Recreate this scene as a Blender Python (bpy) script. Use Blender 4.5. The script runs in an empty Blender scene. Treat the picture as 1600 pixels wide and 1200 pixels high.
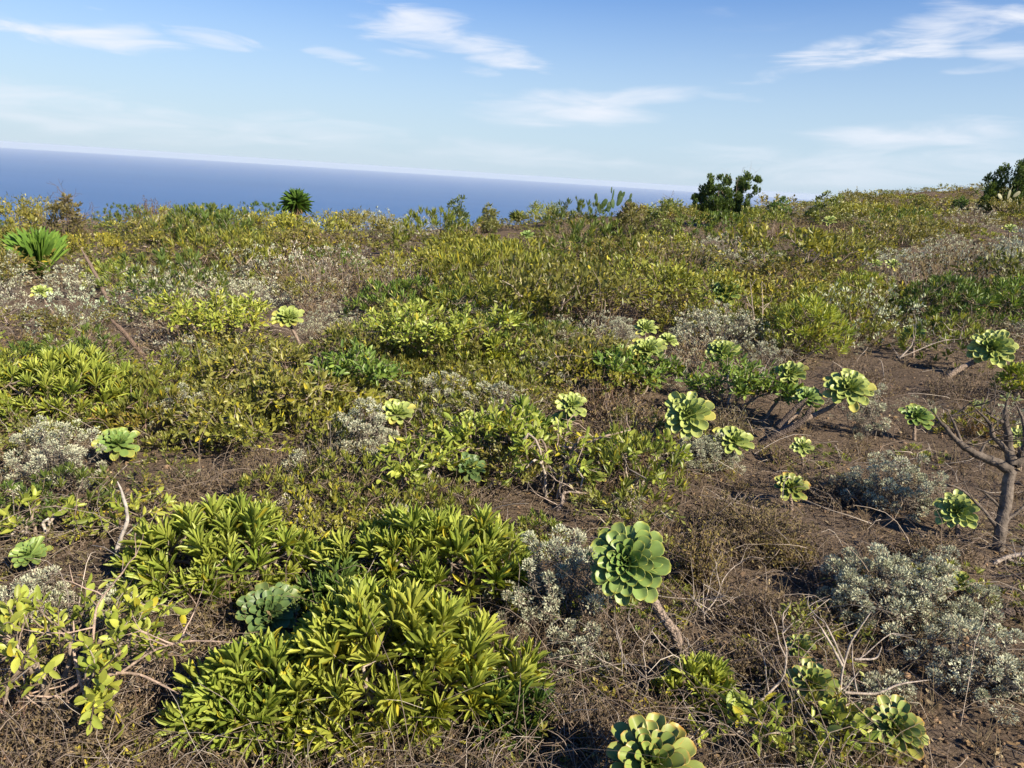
import bpy, math, random
import numpy as np
from mathutils import Vector, Matrix

random.seed(7)
SC = bpy.context.scene
COL = SC.collection
R_ = math.radians

# ------------------------------------------------------------------ camera
FPX = 1109.0                       # focal length in pixels of the 1600 px wide photograph
PITCH, ROLL = 16.4, 3.74
EYE = np.array([0.0, 0.0, 1.6])
cam_d = bpy.data.cameras.new('camera')
cam_d.sensor_width = 36.0
cam_d.lens = FPX / 1600 * 36.0
cam_d.clip_start = 0.05
cam_d.clip_end = 400000.0
cam = bpy.data.objects.new('camera', cam_d)
COL.objects.link(cam)
CAM_R = Matrix.Rotation(R_(90 - PITCH), 4, 'X') @ Matrix.Rotation(R_(ROLL), 4, 'Z')
cam.matrix_world = Matrix.Translation(Vector(EYE)) @ CAM_R
SC.camera = cam
CR = np.array(CAM_R.to_3x3())

def ray(px, py):
    return CR @ np.array([(px - 800) / FPX, -(py - 600) / FPX, -1.0])

# ------------------------------------------------------------------ light
SUN_AZ = 128.0      # degrees clockwise from the view direction (+Y): to the right, a little behind
SUN_EL = 37.0
sun_dir = Vector((math.sin(R_(SUN_AZ)) * math.cos(R_(SUN_EL)), math.cos(R_(SUN_AZ)) * math.cos(R_(SUN_EL)), math.sin(R_(SUN_EL))))
sl = bpy.data.lights.new('sun', 'SUN')
sl.energy = 5.0
sl.angle = R_(0.53)
sl.color = (1.0, 0.88, 0.70)
so = bpy.data.objects.new('sun', sl)
COL.objects.link(so)
so.rotation_euler = sun_dir.to_track_quat('Z', 'Y').to_euler()
so.location = (40, -30, 60)

W = bpy.data.worlds.new('World')
SC.world = W
W.use_nodes = True
SC.view_settings.view_transform = 'Standard'
SC.view_settings.look = 'None'
SC.view_settings.gamma = 1.0
SC.view_settings.use_curve_mapping = False
SC.view_settings.exposure = 1.0
SC.render.engine = 'CYCLES'
SC.cycles.max_bounces = 6
SC.cycles.diffuse_bounces = 3
SC.cycles.glossy_bounces = 2
SC.cycles.transmission_bounces = 3
SC.cycles.transparent_max_bounces = 4
SC.cycles.volume_bounces = 3
SC.cycles.use_denoising = True
SC.cycles.use_adaptive_sampling = True
SC.cycles.adaptive_threshold = 0.02


def build_sky():
    nt = W.node_tree
    nt.nodes.clear()
    N, L = nt.nodes.new, nt.links.new
    out = N('ShaderNodeOutputWorld')
    bg = N('ShaderNodeBackground')
    bg.inputs['Strength'].default_value = 0.064
    L(bg.outputs[0], out.inputs[0])
    sky = N('ShaderNodeTexSky')
    sky.sky_type = 'NISHITA'
    sky.sun_disc = False
    sky.sun_elevation = R_(SUN_EL)
    sky.sun_rotation = R_(SUN_AZ)
    sky.altitude = 450
    sky.air_density = 1.0
    sky.dust_density = 0.3
    sky.ozone_density = 3.0

    def M(op, a, b=None, c=None, clamp=False):
        n = N('ShaderNodeMath')
        n.operation = op
        n.use_clamp = clamp
        for i, v in enumerate((a, b, c)):
            if v is None:
                continue
            if isinstance(v, (int, float)):
                n.inputs[i].default_value = v
            else:
                L(v, n.inputs[i])
        return n.outputs[0]

    def smooth(x, lo, hi, a=0.0, b=1.0):
        n = N('ShaderNodeMapRange')
        n.interpolation_type = 'SMOOTHSTEP'
        L(x, n.inputs[0])
        n.inputs[1].default_value, n.inputs[2].default_value = lo, hi
        n.inputs[3].default_value, n.inputs[4].default_value = a, b
        return n.outputs[0]

    tc = N('ShaderNodeTexCoord')
    sep = N('ShaderNodeSeparateXYZ')
    L(tc.outputs['Generated'], sep.inputs[0])
    x, y, z = sep.outputs
    az = M('ARCTAN2', x, y)
    el = M('ARCSINE', z)
    # wispy noise on (azimuth, elevation), drawn out sideways and slightly slanting
    comb = N('ShaderNodeCombineXYZ')
    L(M('ADD', M('MULTIPLY', az, 5.0), M('MULTIPLY', el, 5.0)), comb.inputs[0])
    L(M('SUBTRACT', M('MULTIPLY', el, 28.0), M('MULTIPLY', az, 1.5)), comb.inputs[1])
    nz = N('ShaderNodeTexNoise')
    nz.inputs['Scale'].default_value = 1.5
    nz.inputs['Detail'].default_value = 5.0
    nz.inputs['Roughness'].default_value = 0.55
    nz.inputs['Distortion'].default_value = 0.6
    L(comb.outputs[0], nz.inputs['Vector'])
    nf = nz.outputs[0]
    nb = N('ShaderNodeTexNoise')
    nb.inputs['Scale'].default_value = 0.55
    nb.inputs['Detail'].default_value = 3.0
    L(comb.outputs[0], nb.inputs['Vector'])
    # a thin scatter of cirrus over the whole sky
    gen = M('MULTIPLY', smooth(nf, 0.56, 0.80), smooth(nb.outputs[0], 0.5, 0.68))
    total = M('MULTIPLY', gen, 0.35)
    # the cloud streaks: centre pixel, half width, half height, slant (degrees), density, wispiness
    clouds = [(95, 52, 160, 20, 4, .75, .5), (185, 44, 60, 15, 12, .5, .7), (335, 60, 60, 13, 6, .45, .9), (530, 88, 60, 10, 14, .35, .9), (660, 45, 150, 28, 10, .7, .6),
              (770, 80, 110, 22, 12, .7, .6), (650, 88, 60, 9, 8, .5, .6), (745, 112, 45, 8, 8, .5, .6), (885, 170, 165, 34, 0, .95, .0),
              (1005, 154, 110, 18, -3, .9, .0), (1140, 152, 75, 8, 7, .55, .5), (1330, 72, 150, 20, -12, .85, .4), (1440, 58, 150, 30, -6, .8, .45),
              (1510, 28, 60, 26, 22, .6, .5), (1555, 75, 75, 18, 22, .6, .6), (1520, 112, 70, 10, -5, .45, .8), (1430, 212, 160, 24, 0, .8, .0),
              (1560, 240, 120, 30, 2, .5, .3), (150, 178, 240, 42, 7, .42, .3), (480, 205, 220, 26, 5, .40, .35), (1290, 262, 260, 40, 3, .4, .2), (820, 245, 260, 26, 4, .35, .3)]
    azel = N('ShaderNodeCombineXYZ')
    L(az, azel.inputs[0]); L(el, azel.inputs[1])
    rims = []
    for k in range(5):
        g = 2.2 + 4.5 * k / 4
        rims.append(M('MULTIPLY_ADD', nf, g, 1 - .52 * g))
    for (cx, cy, hw, hh, sl_, dens, wisp) in clouds:
        d = ray(cx, cy); d = d / np.linalg.norm(d)
        caz, cel = math.atan2(d[0], d[1]), math.asin(d[2])
        sx, sy = hw / FPX, hh / FPX
        mp = N('ShaderNodeMapping')
        mp.vector_type = 'TEXTURE'
        mp.inputs['Location'].default_value = (caz, cel, 0)
        mp.inputs['Rotation'].default_value = (0, 0, R_(-(sl_ - ROLL)))
        mp.inputs['Scale'].default_value = (sx, sy, 1)
        L(azel.outputs[0], mp.inputs[0])
        dt = N('ShaderNodeVectorMath'); dt.operation = 'DOT_PRODUCT'
        L(mp.outputs[0], dt.inputs[0]); L(mp.outputs[0], dt.inputs[1])
        # noise eats into the rim more the wispier the cloud
        e = M('SUBTRACT', rims[round(wisp * 4)], dt.outputs['Value'])
        m = smooth(e, 0.0, 1.7, 0.0, min(1.0, dens * 1.25))
        total = M('MAXIMUM', total, m)
    # milky air low over the horizon, all the way round
    veil = N('ShaderNodeMix'); veil.data_type = 'RGBA'
    L(smooth(M('ABSOLUTE', el), 0.0, 0.32, 0.9, 0.0), veil.inputs['Factor'])
    hs = N('ShaderNodeHueSaturation')
    hs.inputs['Saturation'].default_value = 1.36
    hs.inputs['Hue'].default_value = 0.514
    hs.inputs['Value'].default_value = 1.18
    L(sky.outputs[0], hs.inputs['Color'])
    L(hs.outputs[0], veil.inputs['A'])
    veil.inputs['B'].default_value = (4.3, 5.45, 6.65, 1)
    above = smooth(z, 0.0, 0.02)
    total = M('MULTIPLY', total, above, clamp=True)
    mix = N('ShaderNodeMix')
    mix.data_type = 'RGBA'
    L(total, mix.inputs['Factor'])
    L(veil.outputs['Result'], mix.inputs['A'])
    mix.inputs['B'].default_value = (7.0, 7.3, 8.0, 1)
    L(mix.outputs['Result'], bg.inputs['Color'])


build_sky()

# ------------------------------------------------------------------ helpers
def vnoise(x, y, scale=1.0, seed=0):
    x = np.asarray(x, float) / scale + seed * 17.31
    y = np.asarray(y, float) / scale - seed * 9.77
    xi, yi = np.floor(x), np.floor(y)
    fx, fy = x - xi, y - yi
    fx, fy = fx * fx * (3 - 2 * fx), fy * fy * (3 - 2 * fy)
    def h(a, b):
        s = np.sin(a * 127.1 + b * 311.7 + seed * 74.7) * 43758.5453
        return s - np.floor(s)
    return (h(xi, yi) * (1 - fx) + h(xi + 1, yi) * fx) * (1 - fy) + (h(xi, yi + 1) * (1 - fx) + h(xi + 1, yi + 1) * fx) * fy


def ground_z(x, y):
    x = np.asarray(x, float); y = np.asarray(y, float)
    z = 0.055 * np.clip(x, -60, 40) + 0.003 * y
    z = z - 0.035 * np.exp(-((x) ** 2 + y ** 2) / 30) * 0
    z = z + 0.10 * (vnoise(x, y, 2.3, 1) - 0.5) + 0.05 * (vnoise(x, y, 0.8, 2) - 0.5) + 0.022 * (vnoise(x, y, 0.25, 3) - 0.5)
    z = z + 0.5 * (vnoise(x, y, 9.0, 5) - 0.5) * np.clip((y - 7) / 8, 0, 1)
    z = z + 0.65 * np.exp(-((x - 30) / 16) ** 2 - ((y - 48) / 14) ** 2)
    yc = np.where(x < 0, 23 + 0.28 * np.clip(x, -40, 0), 23 + 0.95 * x)
    e = np.clip(y - yc, 0, None)
    z = z - np.where(e < 12, 0.028 * e * e, 4.03 + 0.672 * (e - 12))
    return z


def at(px, py):
    d = ray(px, py)
    t = np.arange(0.8, 60, 0.02)
    P = EYE[None] + t[:, None] * d[None]
    g = P[:, 2] - ground_z(P[:, 0], P[:, 1])
    hit = np.nonzero(g < 0)[0]
    i = hit[0] if len(hit) else int(np.argmin(g))
    p = P[i].copy()
    p[2] = float(ground_z(p[0], p[1]))
    return p


def spot(px, py, depth):           # the ground under pixel column px at a forward distance
    d = ray(px, py)
    t = depth / d[1]
    p = EYE + d * t
    return np.array([p[0], p[1], float(ground_z(p[0], p[1]))])


FWD = CR @ np.array([0, 0, -1.0])

def at_depth(px, py, ref):         # point on the pixel's ray as deep as ref
    d = ray(px, py)
    dep = float(np.dot(ref - EYE, FWD))
    return EYE + d * dep


def mpp(p):                        # metres per photo pixel at a point
    return float(np.dot(np.asarray(p) - EYE, FWD)) / FPX


def unit(v):
    v = np.asarray(v, float)
    return v / np.maximum(np.linalg.norm(v, axis=-1, keepdims=True), 1e-9)


class MB:
    """collects triangles with one colour per vertex"""
    def __init__(self):
        self.v, self.t, self.c, self.n = [], [], [], 0

    def add(self, v, t, c):
        v = np.asarray(v, np.float32).reshape(-1, 3)
        self.v.append(v)
        self.t.append(np.asarray(t, np.int32).reshape(-1, 3) + self.n)
        c = np.asarray(c, np.float32)
        if c.ndim == 1:
            c = np.broadcast_to(c, (len(v), 3))
        self.c.append(c)
        self.n += len(v)

    def inst(self, tpl, pos, mats, cols, vcol=None):
        V, T = tpl[0], tpl[1]
        k, n = len(pos), len(V)
        if k == 0:
            return
        P = np.einsum('kij,nj->kni', mats, V) + np.asarray(pos)[:, None]
        TT = (np.arange(k)[:, None, None] * n + T[None]).reshape(-1, 3)
        C = np.repeat(np.asarray(cols)[:, None, :], n, 1)
        if vcol is not None:
            C = C * vcol[None]
        self.add(P.reshape(-1, 3), TT, C.reshape(-1, 3))

    def tubes(self, paths, radii, cols, sides=4):
        paths = np.asarray(paths, float)
        if len(paths) == 0:
            return
        k, P, _ = paths.shape
        tan = np.gradient(paths, axis=1)
        tan = unit(tan)
        ref = np.where(np.abs(tan[:, :1, 2:3]) > 0.9, np.array([1.0, 0.13, 0.1]), np.array([0.1, 0.17, 1.0]))
        ref = np.broadcast_to(ref, tan.shape)
        a = unit(np.cross(tan, ref))
        b = np.cross(tan, a)
        th = np.arange(sides) * 2 * np.pi / sides
        ring = a[:, :, None] * np.cos(th)[None, None, :, None] + b[:, :, None] * np.sin(th)[None, None, :, None]
        V = paths[:, :, None] + ring * np.asarray(radii)[:, :, None, None]
        i, j = np.meshgrid(np.arange(P - 1), np.arange(sides), indexing='ij')
        j2 = (j + 1) % sides
        q = np.stack([i * sides + j, i * sides + j2, (i + 1) * sides + j2, (i + 1) * sides + j], -1).reshape(-1, 4)
        T = np.concatenate([q[:, [0, 1, 2]], q[:, [0, 2, 3]]])
        TT = (np.arange(k)[:, None, None] * (P * sides) + T[None]).reshape(-1, 3)
        C = np.repeat(np.asarray(cols, float)[:, None, :], P * sides, 1)
        self.add(V.reshape(-1, 3), TT, C.reshape(-1, 3))

    def arrays(self):
        return np.concatenate(self.v), np.concatenate(self.t), np.concatenate(self.c)

    def mesh(self, name, mat):
        if self.n == 0:
            return None
        v, t, c = self.arrays()
        me = bpy.data.meshes.new(name)
        me.vertices.add(len(v))
        me.vertices.foreach_set('co', v.ravel())
        me.loops.add(t.size)
        me.loops.foreach_set('vertex_index', t.ravel())
        me.polygons.add(len(t))
        me.polygons.foreach_set('loop_start', np.arange(0, t.size, 3, dtype=np.int32))
        me.polygons.foreach_set('loop_total', np.full(len(t), 3, np.int32))
        me.polygons.foreach_set('use_smooth', np.ones(len(t), bool))
        at_ = me.attributes.new('Col', 'FLOAT_COLOR', 'POINT')
        rgba = np.ones((len(v), 4), np.float32)
        rgba[:, :3] = c
        at_.data.foreach_set('color', rgba.ravel())
        me.materials.append(mat)
        me.update()
        return me

    def build(self, name, mat, parent=None, loc=None, kind=None):
        me = self.mesh(name, mat)
        if me is None:
            return None
        return link(name, me, parent, loc, kind)


def link(name, me, parent=None, loc=None, kind=None):
    o = bpy.data.objects.new(name, me)
    COL.objects.link(o)
    if parent is not None:
        o.parent = parent
    if loc is not None:
        o.location = [float(q) for q in loc]
    if kind:
        o['kind'] = kind
    return o


def tag(o, label, cat, group=None, kind=None):
    o['label'] = label
    o['category'] = cat
    if group:
        o['group'] = group
    if kind:
        o['kind'] = kind
    return o


def thing(name, label, cat, loc, group=None):
    o = bpy.data.objects.new(name, None)
    COL.objects.link(o)
    o.location = [float(q) for q in loc]
    o.empty_display_size = 0.1
    return tag(o, label, cat, group)


def set_mat3(o, m3, pos):
    M = Matrix([[float(m3[i][j]) for j in range(3)] + [float(pos[i])] for i in range(3)] + [[0, 0, 0, 1]])
    o.matrix_local = M


# ------------------------------------------------------------------ materials
def base_mat(name):
    m = bpy.data.materials.new(name)
    m.use_nodes = True
    nt = m.node_tree
    nt.nodes.clear()
    return m, nt, nt.nodes.new, nt.links.new


def attr_mat(name, rough=0.5, spec=0.4, transl=0.0, noise_scale=40.0, noise_amt=0.25, bump=0.0, bump_scale=150.0, tint=(1.25, 1.15, 0.6), sheen=0.0, scars=False):
    m, nt, N, L = base_mat(name)
    out = N('ShaderNodeOutputMaterial')
    at_ = N('ShaderNodeAttribute'); at_.attribute_name = 'Col'
    oi = N('ShaderNodeObjectInfo')
    mul = N('ShaderNodeMix'); mul.data_type = 'RGBA'; mul.blend_type = 'MULTIPLY'; mul.inputs['Factor'].default_value = 1
    L(at_.outputs['Color'], mul.inputs['A']); L(oi.outputs['Color'], mul.inputs['B'])
    tc = N('ShaderNodeTexCoord')
    geo = N('ShaderNodeNewGeometry')
    nz = N('ShaderNodeTexNoise'); nz.inputs['Scale'].default_value = noise_scale; nz.inputs['Detail'].default_value = 4
    L(geo.outputs['Position'], nz.inputs['Vector'])
    mr = N('ShaderNodeMapRange')
    mr.inputs[1].default_value, mr.inputs[2].default_value = 0.25, 0.75
    mr.inputs[3].default_value, mr.inputs[4].default_value = 1 - noise_amt, 1 + noise_amt
    L(nz.outputs[0], mr.inputs[0])
    mu2 = N('ShaderNodeMix'); mu2.data_type = 'RGBA'; mu2.blend_type = 'MULTIPLY'; mu2.inputs['Factor'].default_value = 1
    L(mul.outputs['Result'], mu2.inputs['A']); L(mr.outputs[0], mu2.inputs['B'])
    col = mu2.outputs['Result']
    p = N('ShaderNodeBsdfPrincipled')
    p.inputs['Roughness'].default_value = rough
    p.inputs['Specular IOR Level'].default_value = spec
    if sheen:
        p.inputs['Sheen Weight'].default_value = sheen
    L(col, p.inputs['Base Color'])
    if bump:
        bz = N('ShaderNodeTexNoise'); bz.inputs['Scale'].default_value = bump_scale; bz.inputs['Detail'].default_value = 3
        if scars:
            bz = N('ShaderNodeTexVoronoi'); bz.inputs['Scale'].default_value = bump_scale
            mp = N('ShaderNodeMapping'); mp.inputs['Scale'].default_value = (1, 1, 2.2)
            L(geo.outputs['Position'], mp.inputs[0]); L(mp.outputs[0], bz.inputs['Vector'])
        else:
            L(geo.outputs['Position'], bz.inputs['Vector'])
        b = N('ShaderNodeBump'); b.inputs['Strength'].default_value = bump; b.inputs['Distance'].default_value = 0.01
        L(bz.outputs[0], b.inputs['Height']); L(b.outputs[0], p.inputs['Normal'])
    if transl > 0:
        tr = N('ShaderNodeBsdfTranslucent')
        tm = N('ShaderNodeMix'); tm.data_type = 'RGBA'; tm.blend_type = 'MULTIPLY'; tm.inputs['Factor'].default_value = 1
        L(col, tm.inputs['A']); tm.inputs['B'].default_value = (*tint, 1)
        L(tm.outputs['Result'], tr.inputs['Color'])
        ms = N('ShaderNodeMixShader'); ms.inputs[0].default_value = transl
        L(p.outputs[0], ms.inputs[1]); L(tr.outputs[0], ms.inputs[2]); L(ms.outputs[0], out.inputs[0])
    else:
        L(p.outputs[0], out.inputs[0])
    return m


M_LEAF = attr_mat('waxy_leaf', 0.42, 0.42, 0.30, 30, 0.18)
M_SUCC = attr_mat('succulent_leaf', 0.42, 0.35, 0.10, 25, 0.10, tint=(1.2, 1.25, 0.6))
M_GREY = attr_mat('felted_grey_leaf', 0.85, 0.15, 0.15, 30, 0.15, tint=(1.0, 1.0, 0.9))
M_DRY = attr_mat('dry_leaf', 0.8, 0.15, 0.15, 30, 0.25, tint=(1.1, 1.0, 0.8))
M_TWIG = attr_mat('dry_twig', 0.85, 0.15, 0, 22, 0.4)
M_BARK = attr_mat('weathered_bark', 0.9, 0.1, 0, 35, 0.5, bump=0.7, bump_scale=90)
M_SCAR = attr_mat('scarred_stem', 0.85, 0.15, 0, 60, 0.35, bump=1.0, bump_scale=85, scars=True)
M_STONE = attr_mat('clod', 0.95, 0.1, 0, 60, 0.4, bump=0.5, bump_scale=200)
M_PAD = attr_mat('cactus_pad', 0.6, 0.3, 0, 20, 0.2)


def soil_material():
    m, nt, N, L = base_mat('soil')
    out = N('ShaderNodeOutputMaterial')
    p = N('ShaderNodeBsdfPrincipled'); p.inputs['Roughness'].default_value = 0.95; p.inputs['Specular IOR Level'].default_value = 0.1
    geo = N('ShaderNodeNewGeometry')
    n1 = N('ShaderNodeTexNoise'); n1.inputs['Scale'].default_value = 1.6; n1.inputs['Detail'].default_value = 8; n1.inputs['Roughness'].default_value = 0.65
    n2 = N('ShaderNodeTexNoise'); n2.inputs['Scale'].default_value = 45; n2.inputs['Detail'].default_value = 6; n2.inputs['Roughness'].default_value = 0.7
    vo = N('ShaderNodeTexVoronoi'); vo.feature = 'DISTANCE_TO_EDGE'; vo.inputs['Scale'].default_value = 16
    for q in (n1, n2):
        L(geo.outputs['Position'], q.inputs['Vector'])
    # cracked crust: warped cell edges
    w = N('ShaderNodeTexNoise'); w.inputs['Scale'].default_value = 9; w.inputs['Detail'].default_value = 3
    L(geo.outputs['Position'], w.inputs['Vector'])
    va = N('ShaderNodeVectorMath'); va.operation = 'MULTIPLY_ADD'
    L(w.outputs['Color'], va.inputs[0]); va.inputs[1].default_value = (0.12, 0.12, 0.12); L(geo.outputs['Position'], va.inputs[2])
    L(va.outputs[0], vo.inputs['Vector'])
    cr = N('ShaderNodeValToRGB')
    e = cr.color_ramp.elements
    e[0].position = 0.28; e[0].color = (0.076, 0.056, 0.041, 1)
    e[1].position = 0.72; e[1].color = (0.198, 0.148, 0.102, 1)
    L(n1.outputs[0], cr.inputs[0])
    mr = N('ShaderNodeMapRange'); mr.inputs[1].default_value = 0.3; mr.inputs[2].default_value = 0.7; mr.inputs[3].default_value = 0.65; mr.inputs[4].default_value = 1.3
    L(n2.outputs[0], mr.inputs[0])
    mu = N('ShaderNodeMix'); mu.data_type = 'RGBA'; mu.blend_type = 'MULTIPLY'; mu.inputs['Factor'].default_value = 1
    L(cr.outputs[0], mu.inputs['A']); L(mr.outputs[0], mu.inputs['B'])
    L(mu.outputs['Result'], p.inputs['Base Color'])
    edge = N('ShaderNodeMapRange'); edge.inputs[1].default_value = 0.0; edge.inputs[2].default_value = 0.05
    L(vo.outputs['Distance'], edge.inputs[0])
    ad = N('ShaderNodeMath'); ad.operation = 'MULTIPLY_ADD'; ad.inputs[1].default_value = 0.6
    L(edge.outputs[0], ad.inputs[0]); L(n2.outputs[0], ad.inputs[2])
    b = N('ShaderNodeBump'); b.inputs['Strength'].default_value = 0.9; b.inputs['Distance'].default_value = 0.02
    L(ad.outputs[0], b.inputs['Height']); L(b.outputs[0], p.inputs['Normal'])
    L(p.outputs[0], out.inputs[0])
    return m


def sea_material():
    m, nt, N, L = base_mat('sea_water')
    out = N('ShaderNodeOutputMaterial')
    p = N('ShaderNodeBsdfPrincipled')
    p.inputs['Base Color'].default_value = (0.030, 0.095, 0.27, 1)
    p.inputs['Roughness'].default_value = 0.55
    p.inputs['IOR'].default_value = 1.33
    p.inputs['Specular IOR Level'].default_value = 0.25
    geo = N('ShaderNodeNewGeometry')
    mp = N('ShaderNodeMapping'); mp.inputs['Scale'].default_value = (0.00012, 0.0006, 1)
    L(geo.outputs['Position'], mp.inputs[0])
    nz = N('ShaderNodeTexNoise'); nz.inputs['Scale'].default_value = 1.0; nz.inputs['Detail'].default_value = 5
    L(mp.outputs[0], nz.inputs['Vector'])
    cr = N('ShaderNodeValToRGB'); e = cr.color_ramp.elements
    e[0].position = 0.3; e[0].color = (0.034, 0.100, 0.235, 1)
    e[1].position = 0.7; e[1].color = (0.042, 0.116, 0.268, 1)
    L(nz.outputs[0], cr.inputs[0]); L(cr.outputs[0], p.inputs['Base Color'])
    L(p.outputs[0], out.inputs[0])
    return m


# ------------------------------------------------------------------ terrain, sea, cloud bank
def axis(lo, hi, near_lo, near_hi, step, growth):
    a = list(np.arange(near_lo, near_hi, step))
    s = step
    while a[-1] < hi:
        s *= growth
        a.append(a[-1] + s)
    s = step
    while a[0] > lo:
        s *= growth
        a.insert(0, a[0] - s)
    return np.array(a)


def build_terrain():
    xs = axis(-1200, 1200, -2.5, 3.5, 0.075, 1.065)
    ys = axis(-80, 1100, 1.0, 6.5, 0.075, 1.05)
    X, Y = np.meshgrid(xs, ys)
    Z = ground_z(X, Y)
    Z += 0.012 * (vnoise(X, Y, 0.09, 8) - 0.5) * (np.abs(Y) < 12)
    v = np.stack([X, Y, Z], -1).reshape(-1, 3)
    ny, nx = X.shape
    i, j = np.meshgrid(np.arange(ny - 1), np.arange(nx - 1), indexing='ij')
    q = np.stack([i * nx + j, i * nx + j + 1, (i + 1) * nx + j + 1, (i + 1) * nx + j], -1).reshape(-1, 4)
    me = bpy.data.meshes.new('ground')
    me.vertices.add(len(v)); me.vertices.foreach_set('co', v.astype(np.float32).ravel())
    me.loops.add(q.size); me.loops.foreach_set('vertex_index', q.astype(np.int32).ravel())
    me.polygons.add(len(q))
    me.polygons.foreach_set('loop_start', np.arange(0, q.size, 4, dtype=np.int32))
    me.polygons.foreach_set('loop_total', np.full(len(q), 4, np.int32))
    me.polygons.foreach_set('use_smooth', np.ones(len(q), bool))
    me.materials.append(soil_material())
    me.update()
    o = link('ground', me, kind='structure')
    o['label'] = 'brown dry soil of the hillside under the shrubs'


SEA_Z = -460.0
SEA_R = 68000.0

def build_sea():
    mb_v = [(0, 0, SEA_Z)]
    rr = [200, 1000, 4000, 12000, 30000, SEA_R]
    n = 96
    for r in rr:
        for k in range(n):
            mb_v.append((r * math.cos(2 * math.pi * k / n), r * math.sin(2 * math.pi * k / n), SEA_Z))
    f = [(0, 1 + k, 1 + (k + 1) % n) for k in range(n)]
    for a in range(len(rr) - 1):
        for k in range(n):
            b0, b1 = 1 + a * n, 1 + (a + 1) * n
            f.append((b0 + k, b1 + k, b1 + (k + 1) % n, b0 + (k + 1) % n))
    me = bpy.data.meshes.new('sea')
    me.from_pydata(mb_v, [], f)
    me.materials.append(sea_material())
    o = link('sea', me, kind='structure')
    o['label'] = 'deep blue ocean far below the hillside'


def build_cloud_bank():
    # long lumpy shelf of low cloud lying on the horizon, beyond the sea and the haze
    m, nt, N, L = base_mat('cloud')
    out = N('ShaderNodeOutputMaterial')
    v = N('ShaderNodeVolumePrincipled')
    v.inputs['Color'].default_value = (1.0, 0.985, 0.96, 1)
    v.inputs['Density'].default_value = 0.0007
    v.inputs['Anisotropy'].default_value = 0.1
    L(v.outputs[0], out.inputs['Volume'])
    na, nr = 1200, 14
    a = np.linspace(-R_(75), R_(75), na)
    prof = np.linspace(0, 2 * np.pi, nr, endpoint=False)
    rc = 101000.0
    V = np.zeros((na, nr, 3))
    deg = np.degrees(a)
    thick = 420 + 200 * (vnoise(deg, deg * 0, 7, 4) - .5)  + 150 * (vnoise(deg, deg * 0, 1.3, 6) - .5) + 120 * (vnoise(deg, deg * 0, 0.35, 9) - .5) + 60 * (vnoise(deg, deg * 0, 0.12, 19) - .5)
    thick = np.clip(thick - 60 + 260 * (vnoise(deg, deg * 0, 2.6, 29) - .5), 60, None)
    for k, t in enumerate(prof):
        lump = 1 + 0.25 * (vnoise(deg, deg * 0 + k, 0.5, 12) - .5)
        r = rc + 1800 * np.cos(t)
        s = math.sin(t)
        zz = SEA_Z + 20 + np.where(s > 0, thick * 1.55 * np.abs(s) ** .7 * lump, -300 * abs(s))
        V[:, k, 0] = r * np.sin(a); V[:, k, 1] = r * np.cos(a); V[:, k, 2] = zz
    i, j = np.meshgrid(np.arange(na - 1), np.arange(nr), indexing='ij')
    j2 = (j + 1) % nr
    q = np.stack([i * nr + j, (i + 1) * nr + j, (i + 1) * nr + j2, i * nr + j2], -1).reshape(-1, 4)
    me = bpy.data.meshes.new('cloud_bank')
    me.from_pydata(V.reshape(-1, 3).tolist(), [], q.tolist())
    me.polygons.foreach_set('use_smooth', np.ones(len(me.polygons), bool))
    me.materials.append(m)
    o = link('cloud_bank', me)
    tag(o, 'long low bank of grey and white cloud lying along the sea horizon', 'cloud', kind='structure')


def build_haze():
    m, nt, N, L = base_mat('sea_haze')
    out = N('ShaderNodeOutputMaterial')
    v = N('ShaderNodeVolumePrincipled')
    v.inputs['Color'].default_value = (0.72, 0.79, 0.86, 1)
    v.inputs['Density'].default_value = 1.9e-5
    v.inputs['Anisotropy'].default_value = 0.0
    L(v.outputs[0], out.inputs['Volume'])
    h = 69000.0
    z0, z1 = SEA_Z - 1, 12.0
    co = [(x, y, z) for z in (z0, z1) for y in (-h, h) for x in (-h, h)]
    f = [(0, 2, 3, 1), (4, 5, 7, 6), (0, 1, 5, 4), (2, 6, 7, 3), (0, 4, 6, 2), (1, 3, 7, 5)]
    me = bpy.data.meshes.new('haze')
    me.from_pydata(co, [], f)
    me.materials.append(m)
    o = link('haze', me, kind='stuff')
    tag(o, 'thin blue sea haze over the ocean and the hillside', 'haze', kind='stuff')


build_terrain()
build_sea()
build_cloud_bank()
build_haze()

# ------------------------------------------------------------------ leaf shapes
def strip_leaf(stations, widths, zc, fold=0.12):
    V, T = [], []
    n = len(stations)
    for s, w, z in zip(stations, widths, zc):
        V += [(s, -0.5 * w, z + fold * w * 0.5), (s, 0, z), (s, 0.5 * w, z + fold * w * 0.5)]
    for i in range(n - 1):
        a, b = 3 * i, 3 * i + 3
        for k in (0, 1):
            T += [(a + k, b + k, b + k + 1), (a + k, b + k + 1, a + k + 1)]
    return np.array(V, float), np.array(T, int)


ST = np.array([0, .14, .36, .62, .84, 1.0])
LANCE_A = strip_leaf(ST, [.25, .40, .74, 1, .86, .15], .05 * ST ** 2, .25)
LANCE_B = strip_leaf(ST, [.25, .40, .74, 1, .86, .15], .02 * ST - .03 * ST ** 2, .22)
OVAL = strip_leaf(ST, [.12, .55, .95, 1, .68, .08], -.10 * ST ** 2, .2)
LO = (np.array([(0, 0, 0), (.55, -.5, .06), (1, 0, 0), (.55, .5, .06)], float), np.array([(0, 1, 2), (0, 2, 3)]))
SLIVER = (np.array([(0, -.3, 0), (.5, .5, .02), (1, 0, 0)], float), np.array([(0, 1, 2)]))
STRAP = strip_leaf(np.array([0, .25, .55, .8, 1.0]), [.8, 1, .85, .55, .04], -.04 * np.array([0, .25, .55, .8, 1.0]) ** 2, .35)


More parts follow.
